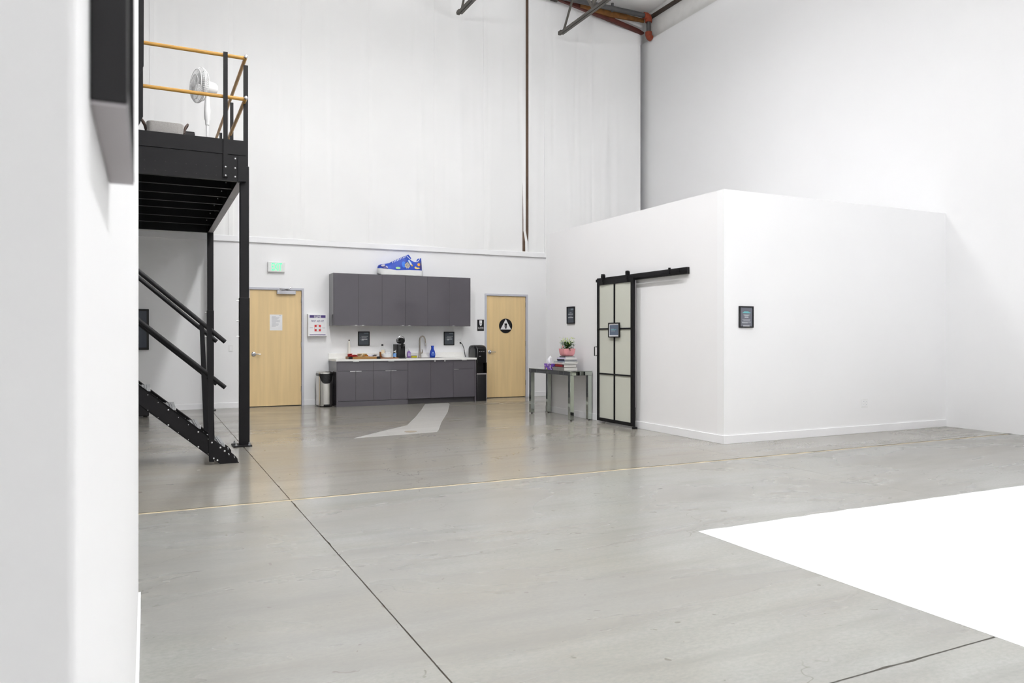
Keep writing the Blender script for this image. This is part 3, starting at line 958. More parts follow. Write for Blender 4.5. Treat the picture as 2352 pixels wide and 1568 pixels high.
q = MB(xb)
toilet(q, 6.228, 1.503, 1.0, 0.008)
text_into(q, 'ALL GENDER', 6.165, 6.291, 1.463, 1.481, 0.0092, 0.01)
text_into(q, 'RESTROOM', 6.168, 6.288, 1.437, 1.455, 0.0092, 0.01)
q.build('print', PAPER, rs)
cs2 = thing('restroom_disc_sign', 'round black sign with white triangle on the restroom door', 'sign', (6.809, YB, 1.35))
MB().lathe([(0.153, 0), (0.153, -0.008)], (6.809, YB + 0.012, 1.51), 40, 'y').build('disc', BLKMAT, cs2)
MB(xd).prism([(6.684, 1.432), (6.934, 1.432), (6.809, 1.655)], 'z', 0.008, 0.0095).build('triangle', PAPER, cs2)
q = MB(xd)
toilet(q, 6.809, 1.452, 0.95, 0.0095)
q.build('toilet_symbol', BLKMAT, cs2)


def framed(name, label, xf, s0, s1, t0, t1, bars, base, depth=0.02, fw=0.016, mat_w=0.0, frame_m=None, loc=None):
    w, h = s1 - s0, t1 - t0
    c = xf(Vector(((s0 + s1) / 2, t0, 0)))
    o = thing(name, label, 'framed sign', c)
    fm = frame_m or BLKMAT
    MB(xf).box(s0, s0 + fw, t0, t1, 0, depth).box(s1 - fw, s1, t0, t1, 0, depth).box(s0 + fw, s1 - fw, t0, t0 + fw, 0, depth).box(s0 + fw, s1 - fw, t1 - fw, t1, 0, depth).build('frame', fm, o, bevel=0.0015)
    if mat_w:
        MB(xf).box(s0 + fw, s1 - fw, t0 + fw, t1 - fw, 0, depth * 0.55).build('mount', PAPER, o)
    MB(xf).box(s0 + fw + mat_w, s1 - fw - mat_w, t0 + fw + mat_w, t1 - fw - mat_w, 0, depth * 0.6).build('poster', base, o)
    for m, lst in bars.items():
        q = MB(xf)
        for a, b, c0, c1 in lst:
            q.box(s0 + w * a, s0 + w * b, t0 + h * c0, t0 + h * c1, depth * 0.6, depth * 0.6 + 0.001)
        q.build('print', {'w': PRINTW, 't': PRINTT, 'g': GREYP}[m], o)
    return o


GREYP = mat('grey_print', (128, 140, 148), 0.5)
kb = {'t': [], 'g': [(0.52, 0.9, 0.85, 0.91)], 'w': [(0.3, 0.86, 0.645, 0.665), (0.2, 0.23, 0.545, 0.565), (0.3, 0.74, 0.545, 0.565), (0.2, 0.23, 0.43, 0.455), (0.3, 0.80, 0.43, 0.475), (0.3, 0.5, 0.38, 0.415)]}
kb.pop('t')
framed('framed_notice', 'black framed notice above the snack tray', xb, 3.656, 3.883, 1.107, 1.381, kb, POSTER)
framed('framed_notice', 'black framed notice right of the kitchen faucet', xb, 5.414, 5.639, 1.109, 1.381, kb, POSTER)
xo = on_left_face(XB)
framed('framed_notice', 'black framed notice on the office wall above the potted plant', xo, -10.652, -10.407, 1.49, 1.764,
       {'g': [(0.5, 0.85, 0.80, 0.88)], 'w': [(0.2, 0.8, 0.54, 0.58), (0.35, 0.6, 0.63, 0.65), (0.18, 0.82, 0.34, 0.38), (0.35, 0.65, 0.43, 0.45)]}, POSTER)
framed('framed_notice', 'black framed notice on the bright office front wall', on_back(YF), 6.403, 6.627, 1.386, 1.646,
       {'t': [(0.33, 0.66, 0.725, 0.755), (0.25, 0.78, 0.675, 0.71)], 'w': [(0.3, 0.73, 0.585, 0.60), (0.36, 0.66, 0.565, 0.583), (0.38, 0.65, 0.475, 0.51), (0.22, 0.78, 0.38, 0.392), (0.3, 0.75, 0.325, 0.335), (0.18, 0.82, 0.25, 0.265), (0.2, 0.6, 0.22, 0.235), (0.28, 0.72, 0.06, 0.10)]},
       mat('grey_slate_poster', (104, 106, 116), 0.35))
xn = on_right_face(NX)
near_frame = framed('framed_notice', 'blurred black framed notice on the near wall beside the camera', xn, 0.567, 0.856, 1.428, 1.84,
       {'w': [(0.2, 0.8, 0.5, 0.52)]}, POSTER, depth=0.0225)
MB(xn).box(0.568, 0.855, 1.4262, 1.4285, 0.0005, 0.0220).build('lower_lip', mat('grey_frame_edge', (168, 163, 166), 0.5), near_frame)

# ------------------------------------------------------------------ kitchen: wall cabinets
UX0, UX1, UY, UZ0, UZ1 = 3.104, 5.855, 13.964, 1.489, 2.462
uw = (UX1 - UX0 - 0.018) / 3
ulab = ['left grey gloss wall cabinet nearest the first aid kit', 'middle grey gloss wall cabinet under the sneaker heel', 'right grey gloss wall cabinet nearest the restroom door']
for i in range(3):
    a, b = UX0 + 0.018 + i * uw, UX0 + 0.018 + (i + 1) * uw
    if i == 2:
        b = UX1
    c = thing('wall_cabinet', ulab[i], 'cabinet', ((a + b) / 2, UY + 0.02, UZ0), 'grey wall cabinets')
    bd = MB().box(a if i else UX0, b, UY + 0.019, YB - 0.001, UZ0, UZ1).build('body', CAB, c)
    if i == 0:
        MB().box(UX0, UX0 + 0.017, UY, UY + 0.019, UZ0, UZ1).build('end_panel', CAB, c)
    m_ = (a + b) / 2
    for k, (p, q_) in enumerate(((a, m_), (m_, b))):
        dr = MB().box(p + 0.0015, q_ - 0.0015, UY, UY + 0.0185, UZ0 + 0.002, UZ1 - 0.002).build('door', CAB, c, bevel=0.0012)
        hx = m_ - 0.10 if k == 0 else m_ + 0.03
        if i == 2 and k == 0:
            hx = m_ - 0.0
        if i == 2 and k == 0:
            continue
        MB().box(hx, hx + 0.09, UY - 0.012, UY + 0.016, UZ0 - 0.003, UZ0 + 0.0015).box(hx + 0.03, hx + 0.07, UY - 0.014, UY - 0.011, UZ0 - 0.003, UZ0 + 0.012).build('tab_pull', ZINC, dr)

# ------------------------------------------------------------------ kitchen: base cabinets
CY, CZ = 13.685, 0.831
blab = ['grey base cabinet with one wide drawer nearest the trash can', 'grey base cabinet with wide drawer below the coffee maker', 'grey sink base cabinet with two tall doors', 'narrow grey base cabinet with drawer nearest the water dispenser']
units = [(3.118, 3.788, 'dd'), (3.788, 4.453, 'dd'), (4.453, 5.373, 'sink'), (5.373, 5.831, 'd1')]
for i, (a, b, kind) in enumerate(units):
    c = thing('base_cabinet', blab[i], 'cabinet', ((a + b) / 2, 14.0, 0), 'grey base cabinets')
    MB().box(a, b, CY + 0.02, YB - 0.002, 0.10, CZ - 0.001 if kind != 'sink' else 0.67).build('body', CAB_D, c)
    if i == 0:
        MB().box(3.098, 3.1165, CY - 0.009, YB - 0.002, 0, CZ - 0.001).build('end_panel', CAB, c)
    if i == 3:
        MB().box(5.8325, 5.853, CY - 0.009, YB - 0.002, 0, CZ - 0.001).build('end_panel', CAB, c)
    ky = CY + 0.012 if i < 2 else CY + 0.065
    MB().box(a, b, ky, ky + 0.016, 0.0, 0.098).build('toe_kick', CAB if i < 2 else CAB_D, c)

    def front(nm, p, q_, z0, z1, pull):
        d = MB().box(p + 0.0015, q_ - 0.0015, CY, CY + 0.0185, z0, z1).build(nm, CAB, c, bevel=0.0012)
        if pull:
            hx, w_ = pull
            MB().box(hx, hx + w_, CY - 0.014, CY + 0.016, z1 - 0.001, z1 + 0.0025).box(hx, hx + w_, CY - 0.014, CY - 0.011, z1 - 0.010, z1 + 0.0025).build('tab_pull', ZINC, d)
        return d
    m_ = (a + b) / 2
    if kind == 'dd':
        front('drawer', a, b, 0.652, CZ - 0.004, (m_ - 0.05, 0.11))
        front('door', a, m_, 0.103, 0.648, (m_ - 0.105, 0.10))
        front('door', m_, b, 0.103, 0.648, (m_ + 0.006, 0.10))
    elif kind == 'sink':
        dl = front('door', a, m_, 0.103, CZ - 0.004, None)
        dr = front('door', m_, b, 0.103, CZ - 0.004, None)
        for hx in (m_ + 0.07, m_ + 0.275):
            MB().box(hx, hx + 0.02, CY - 0.012, CY + 0.0, CZ - 0.03, CZ - 0.006).build('latch', WHITEP, dr, bevel=0.003)
    else:
        front('drawer', a, b, 0.652, CZ - 0.004, (m_ - 0.05, 0.10))
        front('door', a, b, 0.103, 0.648, (a + 0.01, 0.10))

ct = thing('countertop', 'white quartz countertop with low backsplash over grey base cabinets', 'countertop', (4.475, 14.0, CZ))
SX0, SX1, SYA, SYB = 4.60, 5.22, 13.80, 14.14
CF = 13.66
MB().box(3.09, SX0, CF, YB - 0.002, CZ, 0.8663).box(SX1, 5.858, CF, YB - 0.002, CZ, 0.8663).box(SX0, SX1, CF, SYA, CZ, 0.8663).box(SX0, SX1, SYB, YB - 0.002, CZ, 0.8663).build('slab', QUARTZ, ct)
MB().box(3.09, 5.858, YB - 0.02, YB - 0.002, 0.8663, 0.967).build('backsplash', QUARTZ, ct, bevel=0.002)
sk = MB().box(SX0 - 0.02, SX0, SYA - 0.02, SYB + 0.02, 0.8663, 0.8685).box(SX1, SX1 + 0.02, SYA - 0.02, SYB + 0.02, 0.8663, 0.8685).box(SX0, SX1, SYA - 0.02, SYA, 0.8663, 0.8685).box(SX0, SX1, SYB, SYB + 0.02, 0.8663, 0.8685)
sk.box(SX0, SX1, SYA, SYB, 0.68, 0.685).box(SX0, SX0 + 0.004, SYA, SYB, 0.68, 0.867).box(SX1 - 0.004, SX1, SYA, SYB, 0.68, 0.867).box(SX0, SX1, SYA, SYA + 0.004, 0.68, 0.867).box(SX0, SX1, SYB - 0.004, SYB, 0.68, 0.867)
sk.build('sink_basin', STEEL, ct)

TZ = 0.8665
fc = thing('faucet', 'tall brushed nickel gooseneck faucet behind the sink', 'faucet', (4.87, 14.2, TZ))
fy = 14.2
MB().lathe([(0.032, 0), (0.030, 0.01), (0.024, 0.03), (0.020, 0.12), (0.016, 0.16)], (4.865, fy, TZ), 18).build('body', NICKEL, fc)
g = [(4.865, fy, TZ + 0.14), (4.866, fy, TZ + 0.30)]
for k in range(9):
    a = PI - k * PI / 8 * 0.93
    g.append((4.865 + 0.052 + 0.052 * math.cos(a), fy - 0.02 * k / 8 - 0.0, TZ + 0.34 + 0.085 * math.sin(a)))
g.append((4.976, fy - 0.025, TZ + 0.28))
MB().tube(g, [0.0155] * 4 + [0.0135] * (len(g) - 4), 12).build('neck', NICKEL, fc)
MB().tube([(4.975, fy - 0.025, TZ + 0.29), (4.984, fy - 0.027, TZ + 0.225)], [0.014, 0.021], 12).build('spray_head', STEEL, fc)
MB().tube([(4.875, fy, TZ + 0.095), (4.915, fy, TZ + 0.095)], 0.016, 12).tube([(4.915, fy, TZ + 0.095), (4.92, fy - 0.01, TZ + 0.12), (4.905, fy - 0.015, TZ + 0.165)], [0.015, 0.009, 0.006], 10).build('lever', NICKEL, fc)

cm = thing('coffee_machine', 'black capsule coffee machine with silver arched handle', 'coffee machine', (4.40, 13.98, TZ))
rloft(MB(), (4.385, 14.02, TZ), [(0.078, 0.15, 0.02, 0.018), (0.078, 0.15, 0.02, 0.262), (0.074, 0.146, 0.02, 0.268)]).build('body', BLKMAT, cm)
MB().box(4.325, 4.455, 13.78, 13.90, TZ, TZ + 0.018).build('drip_tray', BLKMAT, cm, bevel=0.004)
MB().lathe([(0.0, -0.16), (0.05, -0.16), (0.056, -0.15), (0.058, 0.0), (0.055, 0.06), (0, 0.07)], (4.39, 14.0, TZ + 0.335), 24, 'y').build('head', BLKGLOSS, cm)
MB().box(4.37, 4.415, 13.82, 13.88, TZ + 0.20, TZ + 0.29).build('spout', BLKGLOSS, cm, bevel=0.008)
MB().tube([(4.39 + 0.068 * math.cos(a), 13.90, TZ + 0.345 + 0.085 * math.sin(a)) for a in [PI * k / 14 for k in range(15)]], 0.008, 8).build('handle', CHROME, cm)
MB().box(4.405, 4.45, 13.868, 13.87, TZ + 0.235, TZ + 0.245).build('badge', CHROME, cm)
MB().tube([(4.482, 14.05, TZ + 0.08), (4.50, 14.04, TZ + 0.05), (4.53, 14.0, TZ + 0.012), (4.57, 13.99, TZ + 0.006)], 0.004, 6).build('cable', BLKMAT, cm)

# snack tray and snacks
ty = thing('snack_tray', 'wooden snack tray with black corner brackets on the counter', 'tray', (3.64, 13.86, TZ))
tx0, tx1, ty0, ty1 = 3.345, 3.93, 13.74, 14.02
MB().box(tx0, tx1, ty0, ty1, TZ, TZ + 0.012).build('base', WOOD, ty)
for bxs in ((tx0, tx1, ty0, ty0 + 0.014), (tx0, tx1, ty1 - 0.014, ty1), (tx0, tx0 + 0.014, ty0 + 0.014, ty1 - 0.014), (tx1 - 0.014, tx1, ty0 + 0.014, ty1 - 0.014)):
    MB().box(*bxs, TZ + 0.012, TZ + 0.044).build('side', WOOD, ty, bevel=0.002)
for cx, sx in ((tx0, 1), (tx1, -1)):
    MB().box(cx - 0.002 * sx, cx + 0.065 * sx, ty0 - 0.002, ty0, TZ + 0.002, TZ + 0.045).box(cx - 0.002 * sx, cx, ty0 - 0.002, ty0 + 0.05, TZ + 0.002, TZ + 0.045).build('corner_bracket', BLKMAT, ty)
SN = {'red': ((196, 44, 44), 'red-wrapped snack packet at the left of the wooden tray', 'red packets in the snack tray'),
      'tan': ((222, 200, 160), 'cream-coloured snack packet heaped mid-tray', 'cream packets in the snack tray'),
      'org': ((222, 140, 44), 'orange snack packet at the middle of the wooden tray', 'orange packets in the snack tray'),
      'wht': ((226, 224, 236), 'white and lilac snack packet at the right of the wooden tray', 'white packets in the snack tray'),
      'brn': ((96, 84, 76), 'dark foil snack packet at the right end of the wooden tray', 'dark packets in the snack tray')}
SM = {k: mat('wrapper_' + k, v[0], 0.3, noise=(45, 0.35)) for k, v in SN.items()}


def packet(kind, x, y, z, rz, tilt, w=0.085, h=0.06, t=0.026):
    M_ = Matrix.Translation((x, y, z)) @ Matrix.Rotation(rz, 4, 'Z') @ Matrix.Rotation(tilt, 4, 'X')
    def P(u, v):
        a, b = u * 2 - 1, v * 2 - 1
        zz = t / 2 * (1 - a ** 4) * (1 - b ** 4)
        return (a * w / 2, b * h / 2, zz)
    mb = MB(lambda p: M_ @ p)
    mb.grid(P, 6, 6)
    mb.grid(lambda u, v: (P(u, v)[0], P(u, v)[1], -P(u, v)[2]), 6, 6)
    o = mb.build('snack_packet', SM[kind])
    tag(o, SN[kind][1], 'snack', SN[kind][2])
    return o


rg = random.Random(11)
for col, (kind, layers) in enumerate((('red', 3), ('red', 2), ('tan', 3), ('tan', 3), ('wht', 2), ('wht', 2))):
    for row in range(3):
        for ly_ in range(layers if row else max(1, layers - 1)):
            kk = 'org' if (col == 3 and row == 0 and ly_ == 1) else 'brn' if (col == 5 and row == 1 and ly_ == 1) else kind
            packet(kk, 3.405 + col * 0.0925, 13.797 + row * 0.083, TZ + 0.038 + ly_ * 0.023, rg.uniform(-0.7, 0.7), rg.choice((-1, 1)) * rg.uniform(0.15, 0.5), 0.072, 0.056, 0.026)

o = MB().lathe([(0.034, 0), (0.036, 0.01), (0.034, 0.10), (0.022, 0.25), (0.014, 0.325), (0.014, 0.335)], (3.46, 14.21, TZ), 20)
wbo = thing('carafe_bottle', 'tall slim white bottle with dark cap behind the snack tray', 'bottle', (3.46, 14.21, TZ))
o.build('body', mat('ivory_ceramic', (234, 230, 222), 0.35), wbo)
MB().lathe([(0.014, 0.335), (0.015, 0.35), (0.010, 0.358), (0, 0.36)], (3.46, 14.21, TZ), 14).build('cap', LEATHER, wbo)

cb = MB().prism([(3.96, 13.80), (4.18, 13.78), (4.315, 13.83), (4.32, 13.98), (4.18, 14.05), (3.96, 14.03)], 'z', TZ, TZ + 0.018)
tag(cb.build('serving_board', WOODR, None, bevel=0.004), 'reddish wooden serving board under the white bowl', 'board')
BZ = TZ + 0.0185
jg = thing('syrup_jug', 'clear glass syrup jug with black cap behind the white bowl', 'jug', (4.05, 13.99, BZ))
rloft(MB(), (4.05, 14.012, BZ), [(0.0555, 0.0365, 0.02, 0.105), (0.050, 0.034, 0.02, 0.15), (0.022, 0.02, 0.015, 0.20), (0.017, 0.017, 0.015, 0.225)], cap0=False).build('glass_body', GLASSC, jg)
rloft(MB(), (4.05, 14.012, BZ), [(0.054, 0.035, 0.02, 0.0), (0.056, 0.037, 0.02, 0.01), (0.056, 0.037, 0.02, 0.105)]).build('syrup', SYRUP, jg)
MB().box(4.018, 4.082, 13.972, 13.974, BZ + 0.055, BZ + 0.145).build('label', CREAM, jg)
MB().lathe([(0.019, 0.222), (0.019, 0.25), (0.017, 0.253), (0, 0.253)], (4.05, 14.012, BZ), 14).build('cap', BLKMAT, jg)
bw = thing('packet_bowl', 'white bowl of small packets on the serving board', 'bowl', (4.10, 13.86, BZ))
MB().lathe([(0.06, 0), (0.085, 0.005), (0.098, 0.03), (0.10, 0.068), (0.094, 0.068), (0.088, 0.03), (0.05, 0.012), (0, 0.012)], (4.095, 13.868, BZ), 28).build('body', WHITEP, bw)
q = MB()
for k in range(22):
    a, r = rg.uniform(0, 2 * PI), rg.uniform(0, 0.075)
    M_ = Matrix.Translation((4.095 + r * math.cos(a), 13.868 + r * math.sin(a), BZ + 0.066 + rg.uniform(0, 0.02))) @ Matrix.Rotation(rg.uniform(0, 3), 4, 'Z') @ Matrix.Rotation(rg.uniform(-0.6, 0.6), 4, 'X')
    q.xf = lambda p, M_=M_: M_ @ p
    q.box(-0.02, 0.02, -0.012, 0.012, -0.003, 0.003)
q.xf = None
qo = q.build('packets', PAPER, bw)
qo['kind'] = 'stuff'


def mini_bottle(x, y, h, liq, lab, z=BZ):
    b = thing('mini_bottle', lab, 'bottle', (x, y, z))
    MB().lathe([(0.017, 0), (0.018, 0.006), (0.018, h * 0.6), (0.009, h * 0.82), (0.009, h)], (x, y, z), 14).build('glass_body', liq, b)
    MB().lathe([(0.010, h), (0.010, h + 0.012), (0, h + 0.013)], (x, y, z), 12).build('cap', WHITEP, b)
    MB().lathe([(0.0185, h * 0.15), (0.0185, h * 0.55)], (x, y, z), 14).build('label', CREAM, b)


mini_bottle(4.215, 13.98, 0.12, GLASSC, 'small clear bottle closest behind the white bowl')
mini_bottle(4.30, 13.97, 0.125, GLASSC, 'small clear bottle closest to the coffee machine')
bb_ = thing('spice_jar', 'small jar with blue and white label beside the white bowl', 'jar', (4.25, 13.88, BZ))
MB().lathe([(0.03, 0), (0.031, 0.006), (0.031, 0.085), (0.026, 0.10), (0.02, 0.105)], (4.25, 13.87, BZ), 18).build('glass_body', GLASSC, bb_)
MB().lathe([(0.0318, 0.015), (0.0318, 0.082)], (4.25, 13.87, BZ), 18).build('label', mat('blue_white_label', (116, 160, 216), 0.5, noise=(60, 0.5)), bb_)
MB().lathe([(0.022, 0.104), (0.022, 0.122), (0, 0.124)], (4.25, 13.87, BZ), 16).build('lid', WHITEP, bb_)

sp_ = thing('soap_bottle', 'lilac hand soap pump bottle beside the coffee machine', 'soap bottle', (4.56, 14.16, TZ))
rloft(MB(), (4.64, 14.2, TZ), [(0.034, 0.024, 0.015, 0), (0.037, 0.026, 0.018, 0.02), (0.037, 0.026, 0.018, 0.10), (0.02, 0.018, 0.015, 0.13), (0.012, 0.012, 0.01, 0.14)]).build('body', LILAC, sp_)
MB().box(4.615, 4.665, 14.172, 14.1745, TZ + 0.03, TZ + 0.095).build('label', mat('lilac_print_label', (196, 180, 220), 0.5, noise=(70, 0.35)), sp_)
MB().tube([(4.64, 14.2, TZ + 0.14), (4.64, 14.2, TZ + 0.185)], [0.012, 0.008], 10).tube([(4.645, 14.2, TZ + 0.188), (4.61, 14.19, TZ + 0.184)], 0.008, 8).build('pump', WHITEP, sp_)
sg = thing('sponge', 'yellow and black kitchen sponge by the sink', 'sponge', (4.70, 14.2, TZ))
MB().box(4.695, 4.80, 14.175, 14.235, TZ + 0.0025, TZ + 0.03).build('foam', YELLOWS, sg, bevel=0.004)
MB().box(4.696, 4.799, 14.176, 14.234, TZ + 0.03, TZ + 0.04).build('scour_pad', BLKMAT, sg, bevel=0.002)
db = thing('dish_soap_bottle', 'cobalt blue dish soap bottle right of the faucet', 'soap bottle', (5.13, 14.2, TZ))
rloft(MB(), (5.13, 14.2, TZ), [(0.045, 0.028, 0.02, 0.0), (0.055, 0.032, 0.024, 0.02), (0.058, 0.034, 0.025, 0.07), (0.045, 0.03, 0.02, 0.125), (0.026, 0.024, 0.018, 0.165), (0.024, 0.022, 0.018, 0.20), (0.03, 0.022, 0.018, 0.232), (0.028, 0.02, 0.015, 0.236)]).build('body', BLUEB, db)
q = MB(on_back(14.166))
q.prism([(5.105, TZ + 0.085), (5.155, TZ + 0.085), (5.13, TZ + 0.115)], 'z', 0.0, 0.001)
q.box(5.095, 5.165, TZ + 0.062, TZ + 0.072, 0, 0.001).box(5.10, 5.16, TZ + 0.035, TZ + 0.042, 0, 0.001)
q.build('label', mat('pale_blue_print', (150, 186, 232), 0.5), db)

# ------------------------------------------------------------------ trash can and water dispenser
tc_ = thing('trash_can', 'stainless pedal trash can with black bag beside the base cabinets', 'trash can', (2.94, 13.97, 0))


def can_outline(k=1.0, n=14):
    hx, yb, yf = 0.118 * k, 14.14 + 0.01 * (k - 1), 13.84
    pts_ = [(2.945 + hx, yb), (2.945 - hx, yb), (2.945 - hx, yf)]
    for i in range(1, n):
        a = PI + PI * i / n
        pts_.append((2.945 + hx * math.cos(a), yf + 0.055 * k * math.sin(a)))
    pts_.append((2.945 + hx, yf))
    return pts_


def can_ring(mb, ks, zs, cap=True):
    R = []
    for k, z in zip(ks, zs):
        R.append([(p[0], p[1], z(p) if callable(z) else z) for p in can_outline(k)])
    m = len(R[0])
    mb.add([p for r_ in R for p in r_], [(i * m + j, i * m + (j + 1) % m, (i + 1) * m + (j + 1) % m, (i + 1) * m + j) for i in range(len(R) - 1) for j in range(m)], True)
    if cap:
        mb.add(R[0], [tuple(range(m - 1, -1, -1))])
        mb.add(R[-1], [tuple(range(m))])
    return mb


can_ring(MB(), (0.98, 0.98), (0.0, 0.02)).build('base', BLKMAT, tc_)
can_ring(MB(), (1.0, 1.0), (0.02, 0.60)).build('body', STEEL, tc_)
dip = lambda p: 0.595 - 0.135 * max(0, 1 - ((p[0] - 2.945) / 0.118) ** 4) * (1 if p[1] < 13.9 else 0.3) - 0.035
can_ring(MB(), (1.02, 1.05, 1.04), (dip, 0.57, 0.605)).build('bag', mat('black_trash_bag', (20, 20, 22), 0.25, noise=(30, 0.2), bump=(30, 0.6)), tc_)
can_ring(MB(), (1.03, 1.0, 0.7, 0.2), (0.606, 0.63, 0.645, 0.65)).build('lid', STEEL, tc_)
MB().box(2.89, 3.0, 13.755, 13.80, 0.012, 0.05).build('pedal', BLKGLOSS, tc_, bevel=0.01)

wd = thing('water_dispenser', 'tall black water dispenser between counter and restroom door', 'water dispenser', (6.02, 13.98, 0))
wx, wy = 6.012, 13.985
rloft(MB(), (wx, wy, 0), [(0.122, 0.215, 0.05, 0.0), (0.122, 0.215, 0.05, 0.52), (0.120, 0.213, 0.05, 0.525)], n=6).build('lower_body', BLKMAT, wd)
rloft(MB(), (wx, wy + 0.03, 0), [(0.118, 0.185, 0.05, 0.52), (0.118, 0.185, 0.05, 0.76)], n=6).build('alcove', BLKGLOSS, wd)
rloft(MB(), (wx, wy, 0), [(0.122, 0.215, 0.05, 0.76), (0.122, 0.215, 0.05, 1.03), (0.120, 0.19, 0.05, 1.075, 0, 0.0), (0.11, 0.13, 0.05, 1.105, 0, 0.0), (0.08, 0.06, 0.04, 1.115, 0, 0.0)], n=6).build('upper_body', BLKGLOSS, wd)
MB().box(wx - 0.10, wx + 0.11, wy - 0.214, wy - 0.12, 0.525, 0.552).build('drip_grille', CHROME, wd, bevel=0.004)
for s in (-1, 1):
    MB().box(wx + s * 0.105 - 0.012, wx + s * 0.105 + 0.012, wy - 0.21, wy - 0.14, 0.55, 0.765).build('alcove_pillar', BLKGLOSS, wd)
for bx in (-0.045, 0.0, 0.045):
    MB().box(wx + bx - 0.014, wx + bx + 0.014, wy - 0.222, wy - 0.21, 0.98, 0.993).build('button', CHROME, wd)
MB().box(wx - 0.055, wx - 0.015, wy - 0.2175, wy - 0.212, 0.885, 0.897).build('badge', CHROME, wd)

# ------------------------------------------------------------------ giant sneaker
sx0, sxl = 3.992, 0.888
zx = lambda p: sx0 + (p - 310) / 1680.0 * sxl                      # photo proportions -> metres along the shoe
zz_ = lambda q: UZ1 + 0.005 + (972 - q) / 1680.0 * sxl * 1.0
YS = 14.145
sh = thing('display_sneaker', 'giant blue sneaker with colourful patches on top of the wall cabinets', 'sneaker', (4.43, YS, UZ1))
prof_top = [(310, 700), (330, 655), (360, 625), (410, 600), (560, 578), (740, 540), (830, 485), (1020, 400), (1200, 312), (1310, 258), (1370, 255), (1440, 320), (1560, 408), (1650, 452), (1750, 450), (1830, 400), (1880, 305), (1920, 288), (1935, 300), (1950, 420), (1980, 560)]
base_z = lambda p: 735 + (800 - 735) * min(1, (p - 310) / 650.0) if p < 960 else 800 - 30 * min(1, (p - 960) / 500.0)


def hw(p):
    t = (p - 310) / 1680.0
    w = 0.135 * (max(0.0, 1 - (1 - min(1, t / 0.24)) ** 2.2)) ** 0.5
    if t > 0.42:
        w *= 1 - 0.16 * min(1, (t - 0.42) / 0.3)
    if t > 0.9:
        w *= max(0.02, 1 - ((t - 0.9) / 0.103) ** 2) ** 0.5
    return max(w, 0.012)


def interp(tab, p):
    for (a, b), (c, d) in zip(tab[:-1], tab[1:]):
        if a <= p <= c:
            return b + (d - b) * (p - a) / (c - a)
    return tab[-1][1]


def side_y(p, qz):
    """outer surface depth at profile point"""
    zt, zb3 = interp(prof_top, p), base_z(p)
    v = max(0.0, min(1.0, (zb3 - qz) / max(1.0, zb3 - zt)))
    nar = 0.45 if p < 1330 else 0.22
    return YS - hw(p) * (1 - nar * v ** 1.8)


up = MB()
secs = []
ps = [310 + 1670 * k / 70 for k in range(71)]
for p in ps:
    zt, zb3 = interp(prof_top, p), base_z(p)
    ring = []
    for v in (0, 0.25, 0.5, 0.7, 0.85, 0.95, 1.0):
        q = zb3 + (zt - zb3) * v
        ring.append((zx(p), side_y(p, q), zz_(q)))
    yt = YS - ring[-1][1]
    opened = p > 1360 and p < 1925
    inn = [(yt * 0.82, 0.004 if not opened else 0.0), (yt * 0.66, 0.006 if not opened else -0.05), (0.0, 0.010 if not opened else -0.06)]
    for a, dz in inn:
        ring.append((zx(p), YS - a, ring[6][2] + dz))
    mir = [(x_, 2 * YS - y_, z_) for x_, y_, z_ in reversed(ring[:-1])]
    secs.append(ring + mir)
m = len(secs[0])
up.add([v for s_ in secs for v in s_], [(i * m + k, i * m + k + 1, (i + 1) * m + k + 1, (i + 1) * m + k) for i in range(len(secs) - 1) for k in range(m - 1)], True)
up.add(secs[0], [tuple(range(m))])
up.add(secs[-1], [tuple(range(m - 1, -1, -1))])
upo = up.build('upper', SHOEB, sh, angle=60)
# sole
so_ = MB()
rings = []
for p in ps:
    w = hw(p) + 0.010
    t = (p - 310) / 1680.0
    bot = 925 - 100 * max(0, 1 - t / 0.07) ** 2 + (0) + 47 * 1.0
    bot = min(972, 880 + 92 * min(1, (t / 0.06) ** 0.5))
    zt, zbm = zz_(base_z(p) - 6), zz_(bot)
    x_ = zx(p) + (0.006 if t > 0.98 else -0.004 if t < 0.02 else 0)
    rings.append([(x_, YS - w, zbm + 0.004), (x_, YS - w * 1.01, (zt + zbm) / 2), (x_, YS - w * 0.98, zt), (x_, YS + w * 0.98, zt), (x_, YS + w * 1.01, (zt + zbm) / 2), (x_, YS + w, zbm + 0.004), (x_, YS + w * 0.9, zbm), (x_, YS - w * 0.9, zbm)])
so_.add([v for r_ in rings for v in r_], [(i * 8 + k, i * 8 + (k + 1) % 8, (i + 1) * 8 + (k + 1) % 8, (i + 1) * 8 + k) for i in range(len(rings) - 1) for k in range(8)], True)
so_.add(rings[0], [tuple(range(8))])
so_.add(rings[-1], [tuple(range(7, -1, -1))])
so_.build('sole', SHOEW, sh, angle=50)
# tongue
tg = [(1290, 262), (1380, 215), (1455, 180), (1545, 285), (1558, 340), (1545, 385), (1470, 345), (1400, 285)]
MB().prism([(zx(a), zz_(b)) for a, b in tg], 'y', YS - 0.06, YS + 0.06).build('tongue', SHOEB, sh, bevel=0.01)


def patch(mb, outline, lift=0.004):
    cx_ = sum(a for a, _ in outline) / len(outline)
    cz_ = sum(b for _, b in outline) / len(outline)
    v = [(zx(cx_), side_y(cx_, cz_) - lift, zz_(cz_))] + [(zx(a), side_y(a, b) - lift, zz_(b)) for a, b in outline]
    n = len(outline)
    mb.add(v, [(0, i + 1, (i + 1) % n + 1) for i in range(n)])
    return mb


def ell(cx_, cz_, rx, rz, n=18, rot=0.0):
    out = []
    for k in range(n):
        a = 2 * PI * k / n
        x_, z_ = rx * math.cos(a), rz * math.sin(a)
        out.append((cx_ + x_ * math.cos(rot) - z_ * math.sin(rot), cz_ + x_ * math.sin(rot) + z_ * math.cos(rot)))
    return out


